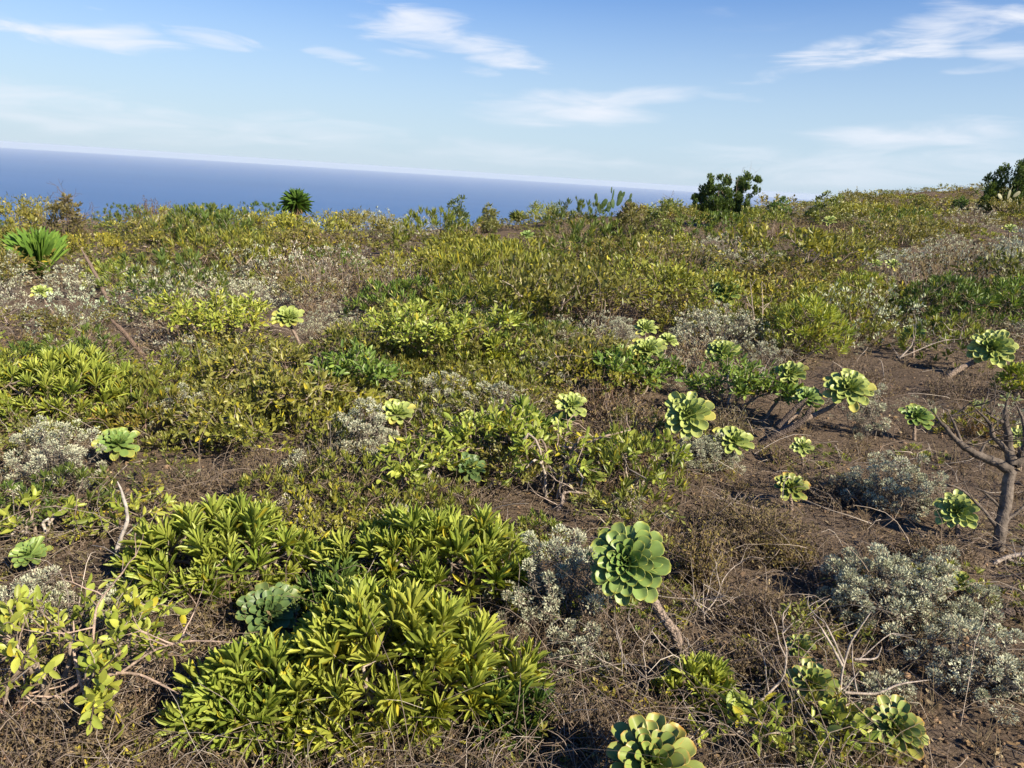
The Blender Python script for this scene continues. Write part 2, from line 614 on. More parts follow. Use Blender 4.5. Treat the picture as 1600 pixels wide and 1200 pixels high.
def frames(X, up):
    X = unit(X)
    Z = unit(up - X * np.sum(up * X, -1, keepdims=True) + 1e-6)
    Y = np.cross(Z, X)
    return X, Y, Z


def mats_from(X, up, Ls, Ws):
    X, Y, Z = frames(X, up)
    return np.stack([X * Ls[:, None], Y * Ws[:, None], Z * Ls[:, None]], -1)


def rnd_dirs(rng, n):
    return unit(rng.normal(size=(n, 3)))


def dome_points(rng, n, rx, ry, h, zmin=0.12, jit=0.14):
    i = np.arange(n) + 0.5
    zz = 1 - (1 - zmin) * i / n
    ph = i * 2.399963 + rng.uniform(0, 6.28)
    r = np.sqrt(np.clip(1 - zz ** 2, 0, 1))
    d = np.stack([r * np.cos(ph), r * np.sin(ph), zz], -1)
    d = unit(d + rng.normal(size=d.shape) * 0.10)
    d[:, 2] = np.abs(d[:, 2])
    lump = 1 + 0.28 * np.sin(3 * ph + rng.uniform(0, 6)) * r * 0.5
    s = (1 - jit * np.abs(rng.normal(size=n)))[:, None] * lump[:, None]
    p = d * s * np.array([rx, ry, h])
    nrm = unit(d / np.array([rx, ry, h]) * min(rx, ry, h))
    return p, nrm


def bez(p0, p1, p2, p3, n):
    t = np.linspace(0, 1, n)[None, :, None]
    p0, p1, p2, p3 = [np.asarray(q)[:, None, :] for q in (p0, p1, p2, p3)]
    return p0 * (1 - t) ** 3 + 3 * p1 * t * (1 - t) ** 2 + 3 * p2 * t * t * (1 - t) + p3 * t ** 3


def wiggle(rng, paths, amp):
    k, P, _ = paths.shape
    n = rng.normal(size=(k, P, 3)) * amp
    n[:, 0] = 0
    return paths + n


# palettes: (first, second, share of yellowing leaves)
YG = (np.array((.245, .315, .052)), np.array((.370, .415, .076)), .04)
MG = (np.array((.125, .210, .040)), np.array((.205, .285, .050)), .02)
DG = (np.array((.085, .150, .036)), np.array((.150, .215, .044)), .01)
OL = (np.array((.175, .185, .042)), np.array((.270, .255, .054)), .05)
YL = (np.array((.265, .325, .052)), np.array((.390, .420, .072)), .055)
OLs = (np.array((.135, .145, .036)), np.array((.215, .205, .046)), .04)
MGs = (np.array((.095, .150, .032)), np.array((.165, .205, .042)), .02)
YGs = (np.array((.170, .200, .036)), np.array((.265, .275, .048)), .04)
YLs = (np.array((.195, .205, .036)), np.array((.300, .280, .046)), .07)
YEL = np.array((.44, .37, .03))
TWIGC = np.array(((.21, .165, .125), (.30, .25, .20), (.14, .105, .08), (.40, .35, .29)))


def leaf_cols(rng, pal, n, u=None):
    c0, c1, py = pal
    if u is None:
        u = rng.uniform(size=n)
    c = c0[None] + (c1 - c0)[None] * np.clip(u + rng.normal(size=n) * .22, -.3, 1.2)[:, None]
    c = c * (1 + rng.normal(size=n) * .14)[:, None]
    yel = rng.uniform(size=n) < py
    c[yel] = YEL * rng.uniform(.55, 1.05, size=(yel.sum(), 1)) * np.array([1, 1, 1]) + c[yel] * .25
    return np.clip(c, .01, .8)


def main_stems(rng, rx, ry, h, n):
    ph = np.arange(n) * 2 * np.pi / n + rng.uniform(-.4, .4, n)
    b = np.stack([np.cos(ph) * rx * .12, np.sin(ph) * ry * .12, np.zeros(n) - .03], -1)
    e = np.stack([np.cos(ph) * rx * .62, np.sin(ph) * ry * .62, h * rng.uniform(.35, .7, n)], -1)
    m1 = b + np.array([0, 0, h * .3]) + (e - b) * np.array([.25, .25, 0])
    m2 = b * .3 + e * .7 - np.array([0, 0, h * .12])
    return wiggle(rng, bez(b, m1, m2, e, 8), min(rx, h) * .03)


def whorl_shrub(rng, rx, ry, h, ntip, L, Wd, nl, pal, zmin=.12):
    """domed shrub whose twigs end in whorls of narrow leaves"""
    tips, nrm = dome_points(rng, ntip, rx, ry, h, zmin)
    ax = unit(nrm * .75 + np.array([0, 0, .65]) + rng.normal(size=(ntip, 3)) * .22)
    stems = main_stems(rng, rx, ry, h, 6)
    SP = stems[:, 2:].reshape(-1, 3)
    d = np.linalg.norm(tips[:, None] - SP[None], axis=-1) + np.maximum(0, SP[None, :, 2] - tips[:, None, 2]) * 2
    st = SP[np.argmin(d, 1)]
    ln = np.linalg.norm(tips - st, axis=1, keepdims=True)
    tw = wiggle(rng, bez(st, st + (tips - st) * .3 + np.array([0, 0, -.02]), tips - ax * ln * .4, tips, 5), .004)
    u_w = rng.uniform(size=ntip)
    k = ntip * nl
    w = np.repeat(np.arange(ntip), nl)
    j = np.tile(np.arange(nl), ntip)
    t = (j + rng.uniform(-.4, .4, k)) / nl
    A = ax[w]
    ref = np.where(np.abs(A[:, 2:3]) > .85, np.array([1., 0, 0]), np.array([0, 0, 1.]))
    e1 = unit(np.cross(A, ref)); e2 = np.cross(A, e1)
    ph = j * 2.39996 + rng.uniform(0, 6.28, ntip)[w] + rng.normal(size=k) * .18
    rad = e1 * np.cos(ph)[:, None] + e2 * np.sin(ph)[:, None]
    el = np.clip(.18 + .92 * t + rng.normal(size=k) * .15, .08, 1.5)
    X = A * np.cos(el)[:, None] + rad * np.sin(el)[:, None]
    size = rng.uniform(.75, 1.15, ntip)[w]
    ls = L * size * (.66 + .38 * np.sin(np.clip(t, 0, 1) * 2.4 + .3)) * rng.uniform(.85, 1.12, k)
    pos = tips[w] - A * (t * L * .42)[:, None] + rad * .003
    mats = mats_from(X, A + rng.normal(size=(k, 3)) * .25, ls, Wd * (ls / L) ** .6 * rng.uniform(.8, 1.15, k))
    col = leaf_cols(rng, pal, k, u_w[w])
    old = (t > .8) & (rng.uniform(size=k) < pal[2] * 2.5)
    col[old] = col[old] * .4 + YEL * .5
    return dict(pos=pos, mats=mats, col=col, stems=stems, twigs=tw, tpl=(LANCE_A, LANCE_B))


def shoot_shrub(rng, rx, ry, h, nsh, L, Wd, nl, pal, sh_len=.20, up=.75, dead=.12):
    """open sprawling shrub: arching branches, erect shoots set with oval leaves"""
    nm = max(6, int(9 * (rx + ry) / 1.0))
    ph = np.arange(nm) * 2 * np.pi / nm + rng.uniform(-.5, .5, nm)
    q = rng.uniform(.45, 1.0, nm)
    b = np.stack([np.cos(ph) * rx * .15, np.sin(ph) * ry * .15, np.zeros(nm) - .03], -1)
    e = np.stack([np.cos(ph) * rx * q, np.sin(ph) * ry * q, h * rng.uniform(.25, .75, nm)], -1)
    m1 = b + np.stack([np.cos(ph) * rx * .2, np.sin(ph) * ry * .2, h * rng.uniform(.5, .9, nm)], -1)
    m2 = e + np.stack([-np.cos(ph) * rx * .2, -np.sin(ph) * ry * .2, h * rng.uniform(-.1, .4, nm)], -1)
    stems = wiggle(rng, bez(b, m1, m2, e, 9), min(rx, h) * .03)
    mi = rng.integers(0, nm, nsh)
    ti = rng.uniform(2.2, 8, nsh)
    i0 = np.clip(ti.astype(int), 0, 7)
    st = stems[mi, i0] + (stems[mi, i0 + 1] - stems[mi, i0]) * (ti - i0)[:, None]
    out = st * np.array([1, 1, 0]); out = unit(out + 1e-6)
    d = unit(np.array([0, 0, up]) + out * .45 + rng.normal(size=(nsh, 3)) * np.array([.5, .5, .3]))
    ln = sh_len * rng.uniform(.5, 1.35, nsh)
    end = st + d * ln[:, None]
    end[:, 2] = np.minimum(end[:, 2], h * rng.uniform(.85, 1.1, nsh) * (1 - .35 * (end[:, 0] / rx) ** 2 - .35 * (end[:, 1] / ry) ** 2) + .03)
    ln = np.linalg.norm(end - st, axis=1)
    d = unit(end - st)
    side = rng.normal(size=(nsh, 3)) * (ln * .18)[:, None]
    tw = bez(st, st + d * (ln * .3)[:, None] + side, st + d * (ln * .7)[:, None] + side * .6 + np.array([0, 0, .01]), end, 6)
    has = rng.uniform(size=nsh) > dead
    w = np.repeat(np.nonzero(has)[0], nl)
    j = np.tile(np.arange(nl), has.sum())
    k = len(w)
    f = np.clip(.30 + .72 * (j + rng.uniform(-.4, .4, k)) / nl, .1, 1) * 5
    i0 = np.clip(f.astype(int), 0, 4)
    pos = tw[w, i0] + (tw[w, i0 + 1] - tw[w, i0]) * (f - i0)[:, None]
    A = unit(tw[w, i0 + 1] - tw[w, i0])
    ref = np.where(np.abs(A[:, 2:3]) > .85, np.array([1., 0, 0]), np.array([0, 0, 1.]))
    e1 = unit(np.cross(A, ref)); e2 = np.cross(A, e1)
    az = j * 2.6 + rng.uniform(0, 6.28, nsh)[w] + rng.normal(size=k) * .35
    rad = e1 * np.cos(az)[:, None] + e2 * np.sin(az)[:, None]
    el = np.clip(.85 + rng.normal(size=k) * .22 - .35 * (f / 5 > .9), .2, 1.5)
    X = A * np.cos(el)[:, None] + rad * np.sin(el)[:, None] + np.array([0, 0, .15])
    ls = L * rng.uniform(.6, 1.15, k)
    mats = mats_from(X, A + rng.normal(size=(k, 3)) * .35, ls, Wd * (ls / L) * rng.uniform(.8, 1.2, k))
    u_w = rng.uniform(size=nsh)
    col = leaf_cols(rng, pal, k, u_w[w])
    return dict(pos=pos, mats=mats, col=col, stems=stems, twigs=tw, tpl=(OVAL, OVAL))


def grey_shrub(rng, rx, ry, h, nh, head, nleaf, tone=1.0, zmin=.10, lf=.22):
    """felted grey shrub: thin stems that end in fluffy heads of tiny leaves"""
    tips, nrm = dome_points(rng, nh, rx, ry, h, zmin, .2)
    ax = unit(nrm * .6 + np.array([0, 0, .8]) + rng.normal(size=(nh, 3)) * .2)
    b = tips * np.array([.22, .22, 0]) + rng.normal(size=(nh, 3)) * np.array([.03, .03, 0])
    b[:, 2] = -.02
    tw = wiggle(rng, bez(b, b + (tips - b) * .35 + np.array([0, 0, -.03]), tips - ax * .06, tips, 6), .006)
    w = np.repeat(np.arange(nh), nleaf)
    k = len(w)
    hs = (head * rng.uniform(.55, 1.2, nh))[w]
    dd = rnd_dirs(rng, k)
    dd = unit(dd + ax[w] * .45)
    rr = rng.uniform(.25, 1, k) ** .45
    pos = tips[w] + dd * (rr * hs * .46)[:, None] * np.array([1, 1, .85]) - ax[w] * (hs * .1)[:, None]
    X = unit(dd + ax[w] * .5 + rng.normal(size=(k, 3)) * .35)
    ls = head * lf * rng.uniform(.6, 1.2, k)
    mats = mats_from(X, ax[w] + rng.normal(size=(k, 3)) * .5, ls, ls * rng.uniform(.30, .50, k))
    u = rng.uniform(size=nh)[w]
    c0, c1 = np.array((.35, .375, .25)), np.array((.60, .61, .44))
    col = (c0 + (c1 - c0) * (u * .6 + rng.uniform(size=k) * .4)[:, None]) * tone
    old = rng.uniform(size=k) < .16
    col[old] = np.array((.26, .21, .15)) * rng.uniform(.7, 1.2, (old.sum(), 1))
    # dead grey leaves down the stems
    kd = nh * max(4, nleaf // 3)
    wd = rng.integers(0, nh, kd)
    f = rng.uniform(2.2, 4.8, kd); i0 = f.astype(int)
    pd = tw[wd, i0] + (tw[wd, i0 + 1] - tw[wd, i0]) * (f - i0)[:, None]
    Xd = rnd_dirs(rng, kd)
    md = mats_from(Xd, rnd_dirs(rng, kd), np.full(kd, head * .34), np.full(kd, head * .07))
    cd = np.array((.20, .175, .14)) * rng.uniform(.6, 1.3, (kd, 1))
    return dict(pos=np.concatenate([pos, pd]), mats=np.concatenate([mats, md]), col=np.concatenate([col, cd]), stems=None, twigs=tw, tpl=(LO, LO))


def dry_shrub(rng, rx, ry, h, nt, nleaf, leafL, lc=(.17, .145, .05), lc2=(.24, .18, .09), zmin=.05):
    """fine brown twiggy shrub with few tiny leaves"""
    tips, nrm = dome_points(rng, nt, rx, ry, h, zmin, .3)
    b = tips * np.array([.35, .35, 0]) + rng.normal(size=(nt, 3)) * np.array([.05, .05, 0]) * rx
    b[:, 2] = -.01
    m = rng.normal(size=(nt, 3)) * np.array([rx, ry, h]) * .12
    tw = wiggle(rng, bez(b, b + (tips - b) * .3 + m, b + (tips - b) * .7 + m + np.array([0, 0, h * .1]), tips, 6), min(rx, h) * .025)
    k = nt * nleaf
    w = rng.integers(0, nt, k)
    f = rng.uniform(1.6, 4.99, k); i0 = f.astype(int)
    pos = tw[w, i0] + (tw[w, i0 + 1] - tw[w, i0]) * (f - i0)[:, None] + rng.normal(size=(k, 3)) * leafL * .3
    X = unit(rnd_dirs(rng, k) + np.array([0, 0, .7]))
    mats = mats_from(X, rnd_dirs(rng, k), leafL * rng.uniform(.6, 1.2, k), leafL * .35 * rng.uniform(.6, 1.2, k))
    lc, lc2 = np.array(lc), np.array(lc2)
    col = (lc + (lc2 - lc) * rng.uniform(size=(k, 1))) * rng.uniform(.6, 1.25, (k, 1))
    return dict(pos=pos, mats=mats, col=col, stems=None, twigs=tw, tpl=(LO, LO))


def twig_radii(paths, r0, r1):
    k, P, _ = paths.shape
    return np.repeat(np.linspace(r0, r1, P)[None], k, 0)


def fill(mb_leaf, mb_twig, g, lod, rng, stem_r=.010, twig_r=.003, skip=None, sides=3, tw_col=None):
    keep = np.ones(len(g['pos']), bool) if skip is None else ~skip
    if lod:
        mb_leaf.inst(LO, g['pos'][keep], g['mats'][keep], g['col'][keep])
    else:
        pick = rng.uniform(size=len(g['pos'])) < .5
        for t, s in ((g['tpl'][0], pick), (g['tpl'][1], ~pick)):
            s = s & keep
            mb_leaf.inst(t, g['pos'][s], g['mats'][s], g['col'][s])
    tw = g['twigs']
    c = TWIGC[rng.integers(0, 3, len(tw))] * rng.uniform(.7, 1.2, (len(tw), 1))
    if tw_col is not None:
        c = np.array(tw_col) * rng.uniform(.6, 1.3, (len(tw), 1))
    mb_twig.tubes(tw, twig_radii(tw, twig_r, twig_r * .45), c, sides)


LEAF_MESH = {}

def leaf_variants(tpls, mat, key):
    if key not in LEAF_MESH:
        out = []
        for t in tpls:
            mb = MB(); mb.add(t[0], t[1], np.ones(3)); out.append(mb.mesh('leaf', mat))
        LEAF_MESH[key] = out
    return LEAF_MESH[key]


CAM_CACHE = EYE

def place_shrub(name, label, cat, loc, g, rng, mat, lod=False, single=0, group=None, stem_r=.011, twig_r=.0032, tw_col=None, yaw=0):
    """a shrub: empty > stems, twigs, foliage and, near the camera, single leaves"""
    t = thing(name, label, cat, loc, group)
    skip = np.zeros(len(g['pos']), bool)
    if single:
        wp = g['pos'] + np.asarray(loc)
        dist = np.linalg.norm(wp - EYE, axis=1)
        # nearest to the eye and on the side turned to it
        score = dist - .25 * g['pos'][:, 2]
        idx = np.argsort(score)[:single * 2]
        idx = rng.permutation(idx)[:single]
        skip[idx] = True
        vs = leaf_variants(g['tpl'], mat, id(g['tpl'][0]))
        for i in idx:
            o = bpy.data.objects.new('leaf', vs[int(rng.integers(0, len(vs)))])
            COL.objects.link(o)
            o.parent = t
            set_mat3(o, g['mats'][i], g['pos'][i])
            o.color = (*[float(c) for c in g['col'][i]], 1)
    ml, mt = MB(), MB()
    fill(ml, mt, g, lod, rng, twig_r=twig_r, skip=skip, sides=3 if lod else 4, tw_col=tw_col)
    ml.build('foliage', mat, t, kind='stuff')
    mt.build('twigs', M_TWIG, t, kind='stuff')
    if g['stems'] is not None:
        if lod:
            ms = MB()
            ms.tubes(g['stems'], twig_radii(g['stems'], stem_r, stem_r * .5), np.repeat(TWIGC[:1], len(g['stems']), 0), 4)
            ms.build('branches', M_TWIG, t, kind='stuff')
        else:
            for s in g['stems']:
                ms = MB()
                ms.tubes(s[None], twig_radii(s[None], stem_r, stem_r * .5), TWIGC[rng.integers(0, 4, 1)], 6)
                ms.build('stem', M_BARK, t)
    return t


def footprint(cx, top, base, width):
    """pixel box of a shrub -> centre on the ground, half width, half depth, height"""
    f = at(cx, base)
    s = mpp(f)
    dep = math.atan2(EYE[2] - f[2], math.hypot(f[0], f[1]))
    rx = width * .5 * s
    V = (base - top) * s
    sn, cs = math.sin(max(dep, .03)), math.cos(dep)
    ry = min(rx, .72 * V / (2 * sn))
    h2 = (V - ry * sn) ** 2 - (ry * sn) ** 2
    h = math.sqrt(max(h2, (.25 * V) ** 2)) / cs
    c = f + unit(np.array([f[0], f[1], 0])) * ry * .92
    c[2] = float(ground_z(c[0], c[1]))
    k = np.linalg.norm(c - EYE) / np.linalg.norm(f - EYE)
    return c, rx * k, ry, h
# ==== PLANTS ====
# ------------------------------------------------------------------ rosette succulents
def succ_leaf(ns, nw, cup, recurve, thick, rim, body):
    """closed thick spoon-shaped leaf; unit length, unit width"""
    s = np.linspace(0, 1, ns)
    s = 1 - (1 - s) ** 1.4
    w = np.interp(s, [0, .2, .45, .65, .8, .9, .96, 1.0], [.16, .26, .58, .90, 1.0, .91, .72, .34])
    V, C = [], []
    u = np.array([-1, -.92, -.5, 0, .5, .92, 1]) if nw == 7 else np.linspace(-1, 1, nw)
    for side in (1, -1):
        for a, b in zip(s, w):
            for q in u:
                edge = 1 - q * q
                z = cup * (q * b) ** 2 * .5 + recurve * a * a + side * thick * (.25 + .75 * math.sqrt(max(edge, 0))) * (1 - .6 * a) * (.2 if abs(q) > .99 else 1)
                V.append((a, .5 * q * b, z))
                m = max(float(abs(q) > .99), np.clip((a - .965) / .035, 0, 1)) * (a > .25)
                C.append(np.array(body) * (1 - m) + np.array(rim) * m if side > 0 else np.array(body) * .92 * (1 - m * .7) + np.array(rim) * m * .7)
    T = []
    n = ns * nw
    for i in range(ns - 1):
        for k in range(nw - 1):
            a = i * nw + k
            T += [(a, a + nw, a + nw + 1), (a, a + nw + 1, a + 1)]
            T += [(n + a, n + a + nw + 1, n + a + nw), (n + a, n + a + 1, n + a + nw + 1)]
        a = i * nw
        T += [(a, n + a, n + a + nw), (a, n + a + nw, a + nw)]
        a = i * nw + nw - 1
        T += [(a, n + a + nw, n + a), (a, a + nw, n + a + nw)]
    return np.array(V), np.array(T), np.array(C)


SUCC = {}

def succ_meshes(tone):
    if tone not in SUCC:
        rim, body = {
            'fresh': ((1.9, 1.35, .9), (1, 1, 1)),
            'olive': ((1.7, .90, .9), (1, 1, 1)),
            'pale': ((1.35, 1.2, .9), (1, 1, 1))}[tone]
        SUCC[tone] = []
        for cup, rec in ((.25, .02), (.35, .06), (.15, -.04), (.5, .10)):
            v, t, c = succ_leaf(8, 7, cup, rec, .032, rim, body)
            mb = MB(); mb.add(v, t, c)
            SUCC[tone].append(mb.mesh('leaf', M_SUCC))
    return SUCC[tone]


LEAFTONE = {'fresh': (np.array((.135, .225, .055)), np.array((.225, .310, .085))),
            'pale': (np.array((.250, .325, .080)), np.array((.370, .425, .130))),
            'olive': (np.array((.180, .245, .055)), np.array((.290, .335, .085))),
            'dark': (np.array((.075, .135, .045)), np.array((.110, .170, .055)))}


def aeonium(label, cx, cy, dia, base, tone='pale', tilt=.5, side=0.0, n=34, openf=1.0, stem_r=None, group=None, seed=0, wl=.40, near=0.0):
    rng = np.random.default_rng(1000 + int(cx * 7 + cy) + seed)
    b = at(*base)
    c = at_depth(cx, cy, b)
    s = mpp(c)
    D = dia * s
    tocam = unit(EYE - c)
    right = CR @ np.array([1.0, 0, 0])
    ax = unit(np.array([0, 0, 1.0]) * (1 - tilt) + tocam * tilt + right * side)
    hgt = c[2] - b[2]
    t = thing('aeonium', label, 'succulent', b, group)
    r = stem_r or max(.008, min(.024, D * (.056 if n > 55 else .045)))
    # stem
    p0, p3 = np.array([0, 0, -.05]), c - b - ax * D * .04
    ln = np.linalg.norm(p3 - p0)
    lean = unit(p3 - p0)
    p1 = p0 + (lean * .6 + np.array([0, 0, .5])) * ln * .35
    p2 = p3 - ax * ln * .38
    path = wiggle(rng, bez([p0], [p1], [p2], [p3], 12), r * .12)
    ms = MB()
    rad = np.linspace(r * 1.15, r * .85, 12)[None] * rng.uniform(.93, 1.07, (1, 12))
    ms.tubes(path, rad, np.array([(.27, .21, .165)]), 9)
    ms.build('stem', M_SCAR, t)
    # leaves in a spiral, the small upright ones innermost
    vs = succ_meshes('fresh' if tone == 'dark' else tone)
    ref = np.array([1.0, 0, 0]) if abs(ax[2]) > .9 else np.array([0, 0, 1.0])
    e1 = unit(np.cross(ax, ref)); e2 = np.cross(ax, e1)
    c0, c1 = LEAFTONE[tone]
    a0 = rng.uniform(0, 6.28)
    L = D * .53
    # the rosette: a tight heart of tiny leaves that carries the single leaves
    mb = MB()
    v, tt, cc = succ_leaf(4, 3, .9, .2, .04, (1.1, 1.1, .9), (1, 1, 1))
    P, Mx = [], []
    for i in range(9):
        az = i * 2.4
        radv = e1 * math.cos(az) + e2 * math.sin(az)
        X = ax * math.cos(.12 + .03 * i) + radv * math.sin(.12 + .03 * i)
        l = L * (.13 + .012 * i)
        X_, Y_, Z_ = frames(X[None], -radv[None])
        Mx.append(np.stack([X_[0] * l, Y_[0] * l * .6, Z_[0] * l], -1)); P.append(c - b + ax * D * .04)
    mb.inst((v, tt), np.array(P), np.array(Mx), np.repeat((c0 * .95)[None], 9, 0), cc)
    ros = mb.build('rosette', M_SUCC, t)
    for i in range(n):
        q = i / (n - 1)
        az = a0 + i * 2.39996 + rng.normal() * .10
        radv = e1 * math.cos(az) + e2 * math.sin(az)
        el = R_(10) + R_(78) * openf * q ** .42 + rng.normal() * .05
        X = ax * math.cos(el) + radv * math.sin(el)
        rt = D * .5 * (.06 + .94 * q ** .74) * rng.uniform(.94, 1.06)
        l = max(rt / math.sin(min(el, 1.5)), D * .08)
        l = min(l, D * .52)
        pos = (c - b) + ax * D * (.03 * (1 - q) - .045 * q)
        X_, Y_, Z_ = frames(X[None], (ax + rng.normal(size=3) * .12)[None])
        wd = l * wl * (1.16 - .16 * q) * rng.uniform(.92, 1.08)
        m3 = np.stack([X_[0] * l, Y_[0] * wd, Z_[0] * l], -1)
        k = 3 if q < .35 else int(rng.integers(0, 3))
        o = bpy.data.objects.new('leaf', vs[k])
        COL.objects.link(o)
        o.parent = ros
        set_mat3(o, m3, pos)
        col = (c0 + (c1 - c0) * np.clip(q * .8 + rng.normal() * .2, 0, 1.1)) * rng.uniform(.9, 1.1)
        if q > .88 and rng.uniform() < .35:
            col = col * np.array([1.25, 1.02, .9])
        o.color = (*[float(v) for v in col], 1)
    return t


AEO = [
    # label, cx, cy, diameter, base pixel, tone, tilt, side, leaves
    ('largest green rosette succulent facing the camera on a bare bent stem', 979, 877, 140, (1078, 1030), 'fresh', .80, -.12, 46, 1.0),
    ('big pale rosette succulent cut off by the bottom edge of the photo', 1018, 1195, 165, (1020, 1290), 'olive', .45, 0, 34, .8),
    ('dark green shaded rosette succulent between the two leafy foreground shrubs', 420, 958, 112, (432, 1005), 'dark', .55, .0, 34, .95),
    ('broad pale rosette succulent on a long dark stem leaning right over bare soil', 1326, 608, 84, (1195, 690), 'pale', .50, .1, 40, 1.0),
    ('upright cupped rosette succulent left of the long-stemmed pale rosette', 1236, 584, 54, (1190, 660), 'pale', .35, -.05, 28, .8),
    ('small half-hidden rosette succulent just below the broad pale rosette', 1262, 622, 52, (1200, 685), 'fresh', .30, .05, 26, .9),
    ('large pale open rosette succulent above the grey felted cushion', 1075, 649, 92, (1080, 720), 'pale', .55, -.1, 36, .95),
    ('flat-topped yellow-green rosette succulent at the right edge of the grey cushion', 1146, 690, 70, (1150, 735), 'pale', .35, .12, 28, .9),
    ('little pale rosette succulent low beside the dark leaning stems', 1253, 698, 40, (1258, 730), 'pale', .60, .1, 22, .9),
    ('olive rosette succulent alone among dry brown brush', 1237, 763, 62, (1240, 800), 'olive', .45, .1, 30, .85),
    ('yellow-green rosette succulent beside the bare grey trunk', 1495, 798, 72, (1500, 850), 'pale', .65, 0, 34, .9),
    ('upright green rosette succulent on a short stem in the bare soil', 1432, 652, 58, (1430, 690), 'fresh', .25, .1, 34, .9),
    ('round full rosette succulent on a dark stem at upper right', 1550, 544, 74, (1475, 590), 'pale', .62, .05, 44, 1.0),
    ('small flat rosette succulent on a thin pale stalk above bare soil', 1429, 519, 38, (1428, 560), 'fresh', .12, 0, 24, 1.0),
    ('pale rosette succulent cut by the right edge behind the bare trunk', 1594, 684, 44, (1596, 740), 'pale', .55, 0, 24, .9),
    ('largest of three clustered pale rosettes right of the photo centre', 1012, 548, 62, (1015, 610), 'pale', .40, 0, 32, .8),
    ('topmost of three clustered pale rosettes right of the photo centre', 1008, 513, 42, (1010, 590), 'pale', .35, 0, 26, .9),
    ('rightmost of three clustered pale rosettes right of the photo centre', 1044, 532, 36, (1036, 590), 'pale', .4, .2, 24, .9),
    ('pale green rosette succulent in front of the silvery grey cushion', 1128, 551, 58, (1130, 600), 'pale', .35, -.1, 30, .8),
    ('bluish green rosette succulent on a stalk against the far scrub', 1133, 457, 60, (1135, 520), 'fresh', .35, 0, 34, 1.0),
    ('upper of two stacked yellow-green rosettes near the photo centre', 893, 634, 58, (885, 700), 'pale', .45, .1, 28, .85),
    ('lower of two stacked yellow-green rosettes near the photo centre', 878, 659, 42, (880, 700), 'pale', .5, -.1, 24, .85),
    ('olive cupped rosette succulent half buried in twigs below the photo centre', 925, 744, 52, (925, 785), 'olive', .4, 0, 24, .8),
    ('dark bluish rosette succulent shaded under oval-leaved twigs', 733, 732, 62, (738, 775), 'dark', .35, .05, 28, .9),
    ('pale upright rosette succulent with a dry flower stalk among grey heads', 620, 647, 62, (622, 705), 'pale', .20, 0, 28, .75),
    ('small folded yellow-green rosette right of the dry flower stalk', 736, 655, 40, (735, 690), 'pale', .3, .1, 22, .75),
    ('glossy green rosette succulent on the ground beside the soil path', 184, 694, 76, (188, 725), 'fresh', .40, 0, 30, .95),
    ('pale yellow rosette succulent on a leaning stalk left of centre', 451, 497, 56, (475, 550), 'pale', .38, -.1, 34, .9),
    ('small rosette succulent on a long leaning stalk near the left edge', 64, 456, 36, (98, 510), 'pale', .15, -.1, 22, 1.0),
    ('green rosette succulent at the left edge above the pale grey tufts', 48, 866, 66, (55, 915), 'fresh', .30, -.2, 28, .85),
    ('reddish-edged olive rosette succulent behind bleached dead branches', 1268, 1068, 84, (1272, 1120), 'olive', .62, 0, 30, .9),
    ('small olive rosette succulent above the reddish-edged one', 1250, 1012, 52, (1252, 1050), 'olive', .55, -.1, 22, .85),
    ('red-rimmed rosette succulent on cracked soil at the lower right corner', 1398, 1138, 104, (1408, 1190), 'olive', .58, .1, 34, .85),
    ('yellowing flattened rosette succulent under the grey shrub at right', 1500, 912, 58, (1500, 945), 'olive', .3, 0, 18, 1.0),
    ('tiny pale rosette on a thin leaning stalk in the middle scrub', 824, 368, 26, (832, 398), 'fresh', .2, 0, 18, .9),
    ('upper small pale rosette among grey bushes at middle right', 1195, 386, 24, (1196, 430), 'pale', .4, 0, 16, .9),
    ('lower small pale rosette among grey bushes at middle right', 1118, 418, 26, (1118, 450), 'pale', .4, 0, 16, .9),
    ('pale rosette in the far scrub below the two dark trees', 1296, 346, 27, (1296, 370), 'pale', .35, 0, 16, .9),
    ('left one of a small rosette pair at middle far right', 1368, 412, 24, (1368, 445), 'pale', .35, 0, 16, .9),
    ('right one of a small rosette pair at middle far right', 1395, 414, 30, (1396, 448), 'pale', .35, .1, 18, .9),
    ('pale rosette at the far right edge of the middle scrub', 1578, 358, 26, (1578, 392), 'pale', .4, 0, 16, .9),
    ('small rosette beside the yellow-green dome shrub at right', 1285, 430, 26, (1285, 462), 'pale', .4, 0, 16, .9),
]
for (lb, cx, cy, dia, base, tone, tilt, side, n, of) in AEO:
    aeonium(lb, cx, cy, dia, base, tone, max(tilt, .40), side, int(n * 1.35), of * .5 + .5, group='rosette succulents on the hillside')

# ------------------------------------------------------------------ shrubs seen one by one
rs = lambda k: np.random.default_rng(k)

